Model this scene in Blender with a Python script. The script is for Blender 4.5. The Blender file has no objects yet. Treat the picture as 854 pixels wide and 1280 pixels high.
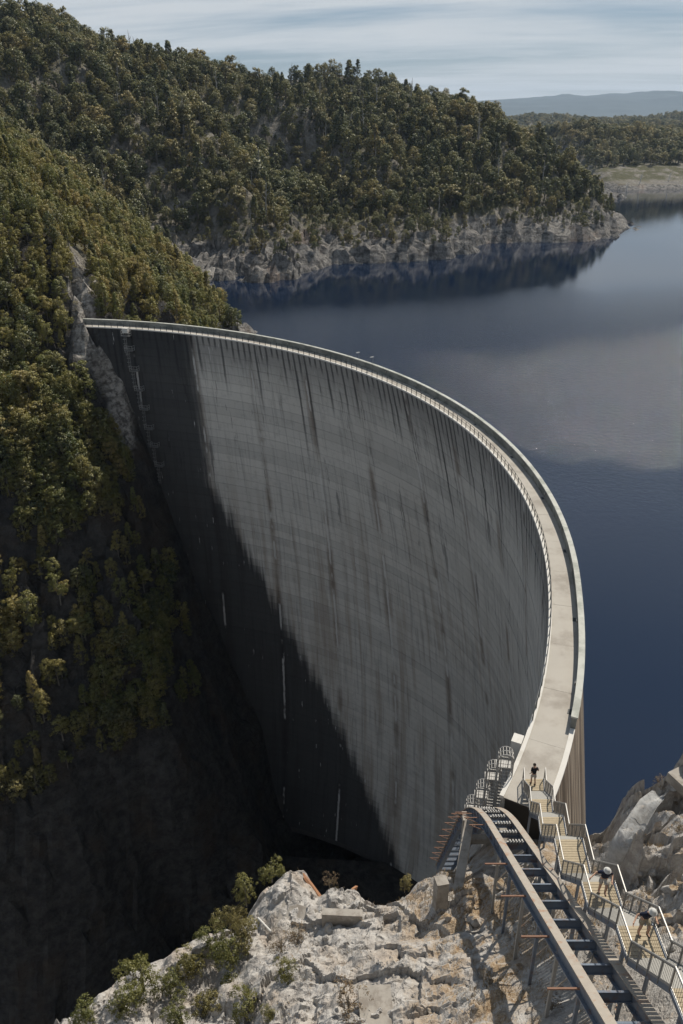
import bpy, bmesh, math, random
import numpy as np
from mathutils import Vector, Matrix

# ------------------------------------------------------------------ camera, sky, sun
SC = bpy.context.scene
COL = SC.collection
F, CX, CY, HOR = 1000.0, 427.0, 640.0, 145.0
PITCH = math.atan((CY - HOR) / F)
CAMZ = 42.0                                   # the crest walkway is z = 0
cam_d = bpy.data.cameras.new('camera')
cam_d.sensor_fit = 'VERTICAL'; cam_d.sensor_height = 36.0; cam_d.lens = 36.0 * F / 1280.0
cam_d.clip_start = 0.5; cam_d.clip_end = 60000
cam = bpy.data.objects.new('camera', cam_d); COL.objects.link(cam)
cam.location = (0, 0, CAMZ); cam.rotation_euler = (math.pi / 2 - PITCH, 0, 0)
SC.camera = cam

SUN_AZ, SUN_EL = math.radians(35), math.radians(54)
sun_d = bpy.data.lights.new('sun', 'SUN'); sun_d.energy = 4.8; sun_d.angle = math.radians(0.53)
sun_d.color = (1.0, 0.93, 0.82)
sun = bpy.data.objects.new('sun', sun_d); COL.objects.link(sun)
sd = Vector((math.sin(SUN_AZ) * math.cos(SUN_EL), math.cos(SUN_AZ) * math.cos(SUN_EL), math.sin(SUN_EL)))
sun.rotation_euler = sd.to_track_quat('Z', 'Y').to_euler()

SC.view_settings.view_transform = 'Standard'; SC.view_settings.look = 'None'
SC.view_settings.exposure = 0.12; SC.view_settings.gamma = 1.0
SC.cycles.use_adaptive_sampling = True; SC.cycles.adaptive_threshold = 0.02
SC.cycles.max_bounces = 5; SC.cycles.diffuse_bounces = 3; SC.cycles.glossy_bounces = 3
SC.cycles.transparent_max_bounces = 8; SC.cycles.volume_bounces = 0
SC.cycles.sample_clamp_indirect = 4.0; SC.cycles.sample_clamp_direct = 0.0

class NB:
    """small helper for node trees"""
    def __init__(s, nt): s.nt = nt; s.L = nt.links
    def n(s, t, **kw):
        nd = s.nt.nodes.new(t)
        for k, v in kw.items(): setattr(nd, k, v)
        return nd
    def put(s, sock, v):
        if hasattr(v, 'is_linked') or isinstance(v, bpy.types.NodeSocket): s.L.new(v, sock)
        elif v is not None:
            if sock.type in ('RGBA',) and len(v) == 3: v = (*v, 1)
            sock.default_value = v
    def m(s, op, a, b=None, c=None, clamp=False):
        nd = s.n('ShaderNodeMath', operation=op); nd.use_clamp = clamp
        s.put(nd.inputs[0], a)
        if b is not None: s.put(nd.inputs[1], b)
        if c is not None: s.put(nd.inputs[2], c)
        return nd.outputs[0]
    def vm(s, op, a, b=None):
        nd = s.n('ShaderNodeVectorMath', operation=op); s.put(nd.inputs[0], a)
        if b is not None: s.put(nd.inputs[1], b)
        return nd.outputs[0]
    def sep(s, v):
        nd = s.n('ShaderNodeSeparateXYZ'); s.put(nd.inputs[0], v); return nd.outputs
    def comb(s, x, y, z):
        nd = s.n('ShaderNodeCombineXYZ')
        for i, v in enumerate((x, y, z)): s.put(nd.inputs[i], v)
        return nd.outputs[0]
    def noise(s, vec, scale=1.0, detail=3.0, rough=0.55, dist=0.0, color=False):
        nd = s.n('ShaderNodeTexNoise'); s.put(nd.inputs['Vector'], vec)
        nd.inputs['Scale'].default_value = scale; nd.inputs['Detail'].default_value = detail
        nd.inputs['Roughness'].default_value = rough; nd.inputs['Distortion'].default_value = dist
        return nd.outputs[1 if color else 0]
    def white(s, vec):
        nd = s.n('ShaderNodeTexWhiteNoise', noise_dimensions='3D'); s.put(nd.inputs[0], vec); return nd.outputs[0]
    def voro(s, vec, scale=1.0, feature='F1', out='Distance'):
        nd = s.n('ShaderNodeTexVoronoi', feature=feature); s.put(nd.inputs['Vector'], vec)
        nd.inputs['Scale'].default_value = scale; return nd.outputs[out]
    def ss(s, v, lo, hi, a=0.0, b=1.0):
        nd = s.n('ShaderNodeMapRange', interpolation_type='SMOOTHSTEP'); s.put(nd.inputs[0], v)
        s.put(nd.inputs[1], lo); s.put(nd.inputs[2], hi); s.put(nd.inputs[3], a); s.put(nd.inputs[4], b)
        return nd.outputs[0]
    def mix(s, f, a, b, mode='MIX'):
        nd = s.n('ShaderNodeMix', data_type='RGBA', blend_type=mode)
        s.put(nd.inputs['Factor'], f); s.put(nd.inputs[6], a); s.put(nd.inputs[7], b); return nd.outputs[2]
    def ramp(s, f, stops):
        nd = s.n('ShaderNodeValToRGB'); s.put(nd.inputs[0], f); e = nd.color_ramp.elements
        while len(e) < len(stops): e.new(0.5)
        for k, (p, c) in enumerate(stops): e[k].position = p; e[k].color = (*c, 1)
        return nd.outputs[0]
    def bump(s, h, strength=0.5, dist=0.1, normal=None):
        nd = s.n('ShaderNodeBump'); s.put(nd.inputs['Height'], h)
        s.put(nd.inputs['Strength'], strength); nd.inputs['Distance'].default_value = dist
        if normal is not None: s.put(nd.inputs['Normal'], normal)
        return nd.outputs[0]

W = bpy.data.worlds.new('World'); SC.world = W; W.use_nodes = True
wn = NB(W.node_tree)
for nd in list(W.node_tree.nodes): W.node_tree.nodes.remove(nd)
sky = wn.n('ShaderNodeTexSky', sky_type='NISHITA'); sky.sun_disc = False
sky.sun_elevation = SUN_EL; sky.sun_rotation = SUN_AZ; sky.altitude = 300; sky.air_density = 1.0
sky.dust_density = 0.6; sky.ozone_density = 1.2
tc = wn.n('ShaderNodeTexCoord').outputs['Generated']
dx, dy, dz = wn.sep(tc)
den = wn.m('ADD', wn.m('MAXIMUM', dz, 0.0), 0.085)
pu = wn.m('DIVIDE', dx, den); pv = wn.m('DIVIDE', dy, den)
pvec = wn.comb(wn.m('MULTIPLY', pu, 0.34), wn.m('ADD', pv, wn.m('MULTIPLY', pu, 0.22)), 0.0)
c1 = wn.noise(pvec, 0.75, 5, 0.58, 0.35); c2 = wn.noise(pvec, 2.6, 4, 0.6, 0.5)
cl = wn.m('ADD', wn.m('MULTIPLY', c1, 0.75), wn.m('MULTIPLY', c2, 0.25))
cmask = wn.ss(cl, 0.32, 0.60)
skyc = wn.mix(0.55, sky.outputs[0], (2.5, 3.7, 5.3))
cmask = wn.m('MULTIPLY', cmask, wn.ss(dz, 0.22, 0.70, 0.92, 0.30))        # thin cirrus, densest towards the horizon; thinned overhead to darken the near lake
cloud = wn.mix(cmask, skyc, (8.5, 8.95, 9.3))
bg = wn.n('ShaderNodeBackground'); wn.put(bg.inputs[0], cloud); bg.inputs[1].default_value = 0.068
wo = wn.n('ShaderNodeOutputWorld'); wn.L.new(bg.outputs[0], wo.inputs[0])

# ------------------------------------------------------------------ helpers
WATER = -28.0
cp, sp_ = math.cos(PITCH), math.sin(PITCH)
def ray(px, py):
    u, v = px - CX, CY - py
    return np.array([u, F * cp + v * sp_, -F * sp_ + v * cp]) / F
def G(px, py, z):                       # pixel + height of the thing it touches -> point
    r = ray(px, py); t = (z - CAMZ) / r[2]
    return np.array([r[0] * t, r[1] * t, z])
def AT(px, py, Y):                      # pixel + distance -> point
    r = ray(px, py); t = Y / r[1]
    return np.array([r[0] * t, Y, CAMZ + r[2] * t])
def INC(px, py, y0, k):                 # pixel on an incline z = k (y0 - Y)
    r = ray(px, py); t = (CAMZ - k * y0) / (-r[2] - k * r[1])
    return np.array([r[0] * t, r[1] * t, CAMZ + r[2] * t])
def proj(P):
    P = np.asarray(P, float)
    d = P[..., 1] * cp - (P[..., 2] - CAMZ) * sp_; v = P[..., 1] * sp_ + (P[..., 2] - CAMZ) * cp
    return np.stack([CX + F * P[..., 0] / d, CY - F * v / d, d], -1)

def newmat(name, rough=0.8, spec=0.3):
    m = bpy.data.materials.new(name); m.use_nodes = True
    nb = NB(m.node_tree); b = m.node_tree.nodes['Principled BSDF']
    b.inputs['Roughness'].default_value = rough; b.inputs['Specular IOR Level'].default_value = spec
    return m, nb, b
def link(nb, b, color=None, normal=None, rough=None):
    if color is not None: nb.put(b.inputs['Base Color'], color)
    if normal is not None: nb.put(b.inputs['Normal'], normal)
    if rough is not None: nb.put(b.inputs['Roughness'], rough)

def mesh(name, verts, faces, mats=None, uv=None, smooth=False, midx=None):
    me = bpy.data.meshes.new(name)
    me.from_pydata([tuple(map(float, v)) for v in verts] if not isinstance(verts, np.ndarray) else verts.tolist(), [], faces)
    for m in (mats or []): me.materials.append(m)
    if midx is not None: me.polygons.foreach_set('material_index', np.asarray(midx, np.int32))
    if smooth: me.polygons.foreach_set('use_smooth', np.ones(len(me.polygons), bool))
    if uv is not None:
        l = me.uv_layers.new(name='UVMap'); idx = np.zeros(len(me.loops), np.int32)
        me.loops.foreach_get('vertex_index', idx)
        l.data.foreach_set('uv', np.asarray(uv, np.float32)[idx].ravel())
    me.update(); return me
def ob(name, me, parent=None, loc=None, rot=None):
    o = bpy.data.objects.new(name, me); COL.objects.link(o)
    if parent is not None: o.parent = parent
    if loc is not None: o.location = loc
    if rot is not None: o.rotation_euler = rot
    return o
def tag(o, label, cat, group=None):
    o['label'] = label; o['category'] = cat
    if group: o['group'] = group
    return o
def empty(name, loc, label, cat, group=None, rz=0):
    o = bpy.data.objects.new(name, None); COL.objects.link(o); o.location = loc; o.rotation_euler = (0, 0, rz)
    o.empty_display_size = 0.5
    return tag(o, label, cat, group)

class MB:
    """collects simple solids; build() links them as one mesh object"""
    def __init__(s): s.v = []; s.f = []
    def add(s, v, f):
        o = len(s.v); s.v += [tuple(map(float, p)) for p in v]; s.f += [tuple(i + o for i in q) for q in f]; return s
    def box(s, c, size, M=None):
        hx, hy, hz = [q / 2 for q in size]
        p = [Vector((x, y, z)) for x in (-hx, hx) for y in (-hy, hy) for z in (-hz, hz)]
        if M is not None: p = [M @ q for q in p]
        p = [q + Vector(c) for q in p]
        return s.add(p, [(0, 1, 3, 2), (4, 6, 7, 5), (0, 4, 5, 1), (2, 3, 7, 6), (0, 2, 6, 4), (1, 5, 7, 3)])
    def bar(s, a, b, w, h=None, up=(0, 0, 1)):
        a, b = Vector(a), Vector(b); d = b - a; L = d.length
        if L < 1e-6: return s
        y = d / L; up = Vector(up)
        if abs(y.dot(up)) > 0.98: up = Vector((1, 0, 0))
        x = y.cross(up).normalized(); z = x.cross(y)
        M = Matrix((x, y, z)).transposed()
        return s.box((a + b) / 2, (w, L, h or w), M)
    def sweep(s, pts, prof, up=(0, 0, 1), cap=True):
        """profile (list of (side, up)) swept along a polyline"""
        pts = [Vector(p) for p in pts]; n = len(pts); k = len(prof); vs = []
        for i, p in enumerate(pts):
            t = (pts[min(i + 1, n - 1)] - pts[max(i - 1, 0)]).normalized(); u = Vector(up)
            if abs(t.dot(u)) > 0.99: u = Vector((0, 1, 0))
            x = t.cross(u).normalized(); z = x.cross(t)
            vs += [p + x * a + z * b for a, b in prof]
        fs = [(i * k + j, i * k + (j + 1) % k, (i + 1) * k + (j + 1) % k, (i + 1) * k + j) for i in range(n - 1) for j in range(k)]
        if cap: fs += [tuple(range(k - 1, -1, -1)), tuple((n - 1) * k + j for j in range(k))]
        return s.add(vs, fs)
    def tube(s, pts, r, n=6, up=(0, 0, 1)):
        return s.sweep(pts, [(r * math.cos(2 * math.pi * j / n), r * math.sin(2 * math.pi * j / n)) for j in range(n)], up)
    def taper(s, pts, rs, n=6):
        o = len(s.v); pts = [Vector(p) for p in pts]; vs = []
        for i, p in enumerate(pts):
            t = (pts[min(i + 1, len(pts) - 1)] - pts[max(i - 1, 0)]).normalized()
            u = Vector((0, 1, 0)) if abs(t.z) > 0.7 else Vector((0, 0, 1))
            x = t.cross(u).normalized(); z = x.cross(t)
            vs += [p + (x * math.cos(2 * math.pi * j / n) + z * math.sin(2 * math.pi * j / n)) * rs[i] for j in range(n)]
        fs = [(i * n + j, i * n + (j + 1) % n, (i + 1) * n + (j + 1) % n, (i + 1) * n + j) for i in range(len(pts) - 1) for j in range(n)]
        fs += [tuple(range(n - 1, -1, -1)), tuple((len(pts) - 1) * n + j for j in range(n))]
        return s.add(vs, fs)
    def me(s, name, mat, smooth=False):
        m = mesh(name, s.v, s.f, [mat], smooth=smooth)
        bm = bmesh.new(); bm.from_mesh(m); bmesh.ops.recalc_face_normals(bm, faces=bm.faces); bm.to_mesh(m); bm.free()
        return m
    def build(s, name, mat, parent=None, smooth=False):
        return ob(name, s.me(name, mat, smooth), parent)

# value noise in numpy -------------------------------------------------
_rs = np.random.RandomState(7); _T = _rs.rand(256, 256)
def vnoise(x, y):
    xi = np.floor(x).astype(int); yi = np.floor(y).astype(int); fx = x - xi; fy = y - yi
    fx = fx * fx * (3 - 2 * fx); fy = fy * fy * (3 - 2 * fy)
    a = _T[xi & 255, yi & 255]; b = _T[(xi + 1) & 255, yi & 255]; c = _T[xi & 255, (yi + 1) & 255]; d = _T[(xi + 1) & 255, (yi + 1) & 255]
    return (a * (1 - fx) + b * fx) * (1 - fy) + (c * (1 - fx) + d * fx) * fy
def fbm(x, y, o=4, ridged=False):
    s = 0; a = 0.5; t = 0
    for k in range(o):
        n = vnoise(x + 17.3 * k, y - 9.1 * k)
        if ridged: n = 1 - np.abs(2 * n - 1)
        s = s + a * n; t += a; a *= 0.5; x = x * 2.03; y = y * 2.03
    return s / t
def facets(x, y, size, seed, tilt=0.5):
    """fractured rock: every Voronoi cell is a tilted plate; returns height and crack distance"""
    gx = x / size; gy = y / size; ix = np.floor(gx).astype(int); iy = np.floor(gy).astype(int)
    b1 = np.full(x.shape, 9.0); b2 = np.full(x.shape, 9.0); h = np.zeros(x.shape)
    for i in (-1, 0, 1):
        for j in (-1, 0, 1):
            cx_, cy_ = (ix + i + seed * 31) & 255, (iy + j + seed * 57) & 255
            sx = ix + i + 0.1 + 0.8 * _T[cx_, cy_]; sy = iy + j + 0.1 + 0.8 * _T[cy_, cx_ ^ 93]
            d = np.hypot(gx - sx, gy - sy)
            hh = _T[cx_ ^ 21, cy_ ^ 77] - 0.5 + tilt * ((gx - sx) * (_T[cx_ ^ 5, cy_ ^ 190] - 0.5) + (gy - sy) * (_T[cx_ ^ 140, cy_ ^ 33] - 0.5)) * 2
            c = d < b1
            b2 = np.where(c, b1, np.minimum(b2, d)); h = np.where(c, hh, h); b1 = np.where(c, d, b1)
    return h * size, (b2 - b1) * size
class RBF:
    def __init__(s, P, smooth=0.0):
        P = np.asarray(P, float); s.x = P[:, :2]; n = len(P)
        D = np.hypot(s.x[:, None, 0] - s.x[None, :, 0], s.x[:, None, 1] - s.x[None, :, 1])
        A = np.zeros((n + 3, n + 3)); A[:n, :n] = -D + np.eye(n) * smooth; A[:n, n] = 1; A[:n, n + 1:] = s.x; A[n, :n] = 1; A[n + 1:, :n] = s.x.T
        s.w = np.linalg.lstsq(A, np.r_[P[:, 2], 0, 0, 0], rcond=None)[0]
    def __call__(s, x, y):
        sh = np.shape(x); x = np.ravel(x); y = np.ravel(y); out = np.empty(len(x)); n = len(s.x)
        for i in range(0, len(x), 20000):
            xx, yy = x[i:i + 20000], y[i:i + 20000]
            D = np.hypot(xx[:, None] - s.x[None, :, 0], yy[:, None] - s.x[None, :, 1])
            out[i:i + 20000] = -D @ s.w[:n] + s.w[n] + s.w[n + 1] * xx + s.w[n + 2] * yy
        return out.reshape(sh)
def axis(*segs):
    a = []
    for lo, hi, st in segs: a += list(np.arange(lo, hi, st))
    return np.array(a + [segs[-1][1]])
def grid_mesh(name, xs, ys, Z, mats, smooth=True):
    X, Y = np.meshgrid(xs, ys); nx, ny = len(xs), len(ys)
    V = np.stack([X, Y, Z], -1).reshape(-1, 3)
    i = np.arange((ny - 1) * nx).reshape(ny - 1, nx)[:, :-1].ravel()
    Fc = np.stack([i, i + 1, i + nx + 1, i + nx], -1)
    me = bpy.data.meshes.new(name); nF = len(Fc)
    me.vertices.add(len(V)); me.vertices.foreach_set('co', V.astype(np.float32).ravel())
    me.loops.add(nF * 4); me.loops.foreach_set('vertex_index', Fc.astype(np.int32).ravel())
    me.polygons.add(nF); me.polygons.foreach_set('loop_start', np.arange(0, nF * 4, 4, dtype=np.int32))
    for m in mats: me.materials.append(m)
    me.update(); me.validate()
    me.polygons.foreach_set('use_smooth', np.full(nF, smooth)); me.update()
    return me

# ------------------------------------------------------------------ dam shape
DC = np.array([-69.8, 86.4]); RIN, ROUT = 92.3, 95.1
TH0, TH1 = math.radians(-29.5), math.radians(83.0)
JSTEP, JREF = 0.1605, 0.514
def smst(x, a, b):
    t = np.clip((x - a) / (b - a), 0, 1); return t * t * (3 - 2 * t)
def r_face(th, d):
    t = d / 140.0
    s = 36.8 * t - 12.0 * t * t - 5.5 * t ** 3 - 30.2 * t * np.maximum(th - 0.514, 0)
    k = 0.15 + 0.85 * smst(th, -0.32, 0.5)
    return RIN + s * k + 0.5 * smst(-th, 0.2, 0.5)
def r_up(th, d):
    return r_face(th, d) + (ROUT - RIN) + 15.0 * d / 140.0 + 0.5 * smst(-th, 0.2, 0.5)
def dam_p(th, r, z): return np.stack([DC[0] + r * np.cos(th), DC[1] + r * np.sin(th), np.broadcast_to(z, np.shape(r))], -1)
def face_hit(px, py):
    r = ray(px, py)
    for t in np.arange(30, 320, 0.5):
        p = r * t + np.array([0, 0, CAMZ]); d = -p[2]
        if d < 0: continue
        th = math.atan2(p[1] - DC[1], p[0] - DC[0]); rr = math.hypot(p[0] - DC[0], p[1] - DC[1])
        if p[1] > 60 and rr > r_face(th, d): return p
    return None

# ------------------------------------------------------------------ materials of the setting
def rock_mat(name, base, dark, stain, bleach=False, soil=None, scale=1.0, stain_amt=0.5, CR=0.0, pale=False):
    m, nb, b = newmat(name, 0.9, 0.2)
    geo = nb.n('ShaderNodeNewGeometry'); P = geo.outputs['Position']; N = geo.outputs['Normal']
    nx, ny, nz = nb.sep(N); x, y, z = nb.sep(P)
    v = nb.vm('MULTIPLY', P, (scale, scale, scale))
    n1 = nb.noise(v, 0.35, 5, 0.6); n2 = nb.noise(v, 1.7, 6, 0.65); n3 = nb.noise(v, 7.0, 4, 0.6)
    strat = nb.noise(nb.vm('MULTIPLY', v, (0.5, 0.5, 2.2)), 1.1, 5, 0.65, 0.6)
    col = nb.mix(nb.ss(n2, 0.3, 0.7), dark, base)
    col = nb.mix(nb.m('MULTIPLY', nb.ss(n1, 0.5, 0.68), stain_amt), col, stain)
    col = nb.mix(nb.m('MULTIPLY', nb.ss(strat, 0.56, 0.72), 0.45), col, dark)
    vo = nb.voro(nb.vm('ADD', v, nb.vm('MULTIPLY', nb.noise(v, 1.2, 3, 0.6, 0, True), (0.9, 0.9, 0.9))), 0.7, 'DISTANCE_TO_EDGE')
    crack = nb.ss(vo, 0.0, 0.035, 1.0, 0.0)
    col = nb.mix(nb.m('MULTIPLY', crack, CR), col, tuple(c * 0.35 for c in dark))
    col = nb.mix(nb.m('MULTIPLY', nb.ss(n3, 0.58, 0.72), 0.35), col, tuple(c * 0.4 for c in dark))
    if pale:
        at = nb.n('ShaderNodeAttribute'); at.attribute_name = 'pale'
        n4 = nb.noise(P, 0.9, 6, 0.7); pc = nb.mix(nb.ss(n4, 0.36, 0.6), (0.10, 0.09, 0.08), (0.36, 0.335, 0.30)); pc = nb.mix(nb.m('MULTIPLY', nb.ss(strat, 0.5, 0.64), 0.7), pc, (0.09, 0.08, 0.07))
        col = nb.mix(at.outputs['Fac'], col, pc)
    if bleach:                                        # the band bared by the lowered lake
        zb = nb.m('ADD', z, nb.m('MULTIPLY', nb.m('SUBTRACT', n1, 0.5), 7.0))
        fresh = nb.mix(nb.ss(n2, 0.35, 0.62), (0.05, 0.047, 0.043), (0.21, 0.197, 0.18))
        fresh = nb.mix(nb.m('MULTIPLY', nb.ss(nb.noise(v, 0.16, 3), 0.55, 0.65), 0.3), fresh, (0.20, 0.13, 0.09))
        fresh = nb.mix(nb.m('MULTIPLY', nb.ss(strat, 0.5, 0.66), 0.6), fresh, (0.10, 0.09, 0.085))
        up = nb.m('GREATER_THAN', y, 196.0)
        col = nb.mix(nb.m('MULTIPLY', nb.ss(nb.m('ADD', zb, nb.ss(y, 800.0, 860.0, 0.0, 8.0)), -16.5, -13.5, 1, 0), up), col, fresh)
    if soil is not None:
        flat = nb.m('MULTIPLY', nb.ss(nz, 0.62, 0.86), nb.ss(n1, 0.36, 0.55)) if bleach else nb.m('MULTIPLY', nb.m('MULTIPLY', nb.ss(nz, 0.55, 0.86), nb.ss(n1, 0.40, 0.56)), nb.ss(nb.m('ADD', x, nb.m('MULTIPLY', n2, 4.0)), 3.5, 8.0, 0.15, 1.0))
        sc = nb.mix(nb.ss(n3, 0.35, 0.65), soil[0], soil[1])
        if bleach: flat = nb.m('MULTIPLY', flat, nb.ss(nb.m('ADD', z, nb.m('MULTIPLY', n2, 6.0)), nb.ss(y, 800.0, 860.0, -14.0, -21.0), nb.ss(y, 800.0, 860.0, -9.0, -16.5)))
        col = nb.mix(flat, col, sc)
    h = nb.m('ADD', nb.m('ADD', nb.m('MULTIPLY', n2, 0.6), nb.m('MULTIPLY', n3, 0.22)), nb.m('MULTIPLY', crack, -0.25 * min(1, CR * 2.5)))
    h = nb.m('ADD', h, nb.m('MULTIPLY', strat, 0.5))
    link(nb, b, col, nb.bump(h, 0.9, 0.35 / scale)); return m
M_NEAR = rock_mat('pale_quartzite', (0.46, 0.44, 0.41), (0.29, 0.27, 0.25), (0.38, 0.27, 0.17), soil=((0.20, 0.135, 0.08), (0.34, 0.265, 0.18)), scale=1.0, stain_amt=0.28, CR=0.15)
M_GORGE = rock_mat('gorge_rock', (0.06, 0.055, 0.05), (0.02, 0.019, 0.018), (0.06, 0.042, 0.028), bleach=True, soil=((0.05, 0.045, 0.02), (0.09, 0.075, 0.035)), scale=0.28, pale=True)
M_HILL = rock_mat('bush_floor', (0.22, 0.20, 0.17), (0.10, 0.09, 0.075), (0.15, 0.12, 0.06), bleach=True, soil=((0.035, 0.04, 0.015), (0.08, 0.07, 0.03)), scale=0.22)

def flat_mat(name, c, rough=0.7, var=0.15, scale=3.0, metal=0.0, bump=0.0, c2=None, amt=0.6, thr=(0.52, 0.66)):
    m, nb, b = newmat(name, rough, 0.35)
    P = nb.n('ShaderNodeTexCoord').outputs['Object'] if False else nb.n('ShaderNodeNewGeometry').outputs['Position']
    n = nb.noise(P, scale, 5, 0.6)
    col = nb.mix(n, tuple(q * (1 - var) for q in c), tuple(min(1, q * (1 + var)) for q in c))
    if c2: col = nb.mix(nb.m('MULTIPLY', nb.ss(nb.noise(P, scale * 0.6, 6, 0.7), *thr), amt), col, c2)
    b.inputs['Metallic'].default_value = metal
    link(nb, b, col, nb.bump(n, bump, 0.02) if bump else None); return m
M_PAINT = flat_mat('grey_blue_steel', (0.17, 0.20, 0.245), 0.5, 0.2, 2.5, 0.25, 0, (0.20, 0.10, 0.05), 0.55)
M_FLANGE = flat_mat('worn_steel_flange', (0.36, 0.32, 0.27), 0.6, 0.2, 3, 0.2, 0, (0.32, 0.17, 0.10), 0.7)
M_GALV = flat_mat('galvanised_steel', (0.36, 0.35, 0.33), 0.5, 0.12, 6, 0.4)
M_GALVD = flat_mat('dull_galvanised_steel', (0.22, 0.215, 0.205), 0.55, 0.2, 6, 0.4)
M_RUST = flat_mat('rusted_angle_iron', (0.19, 0.105, 0.07), 0.8, 0.3, 8)
M_BOARD = flat_mat('tan_tread_board', (0.34, 0.28, 0.19), 0.8, 0.25, 6)
M_CONC = flat_mat('weathered_concrete', (0.30, 0.275, 0.24), 0.9, 0.35, 1.6, 0, 0.5, (0.17, 0.145, 0.12), 0.7, (0.45, 0.62))
M_PALE = flat_mat('pale_concrete', (0.52, 0.50, 0.46), 0.85, 0.1, 0.7, 0, 0.15, (0.36, 0.33, 0.28), 0.5)
M_DECK = flat_mat('walkway_concrete', (0.35, 0.325, 0.285), 0.85, 0.12, 0.35, 0, 0.15, (0.22, 0.195, 0.165), 0.75, (0.45, 0.66))
M_DARKM = flat_mat('dark_metal', (0.035, 0.04, 0.04), 0.6, 0.2, 4)
M_PARA = flat_mat('stained_parapet_concrete', (0.20, 0.205, 0.19), 0.85, 0.25, 0.6, 0, 0.2, (0.07, 0.08, 0.075), 0.7, (0.42, 0.6))
M_CAP = flat_mat('lichened_parapet_cap', (0.40, 0.40, 0.36), 0.85, 0.2, 0.8, 0, 0.1, (0.20, 0.21, 0.18), 0.65, (0.45, 0.62))
M_HESS = flat_mat('orange_hessian', (0.34, 0.18, 0.10), 0.95, 0.35, 5, 0, 0.4)

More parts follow.
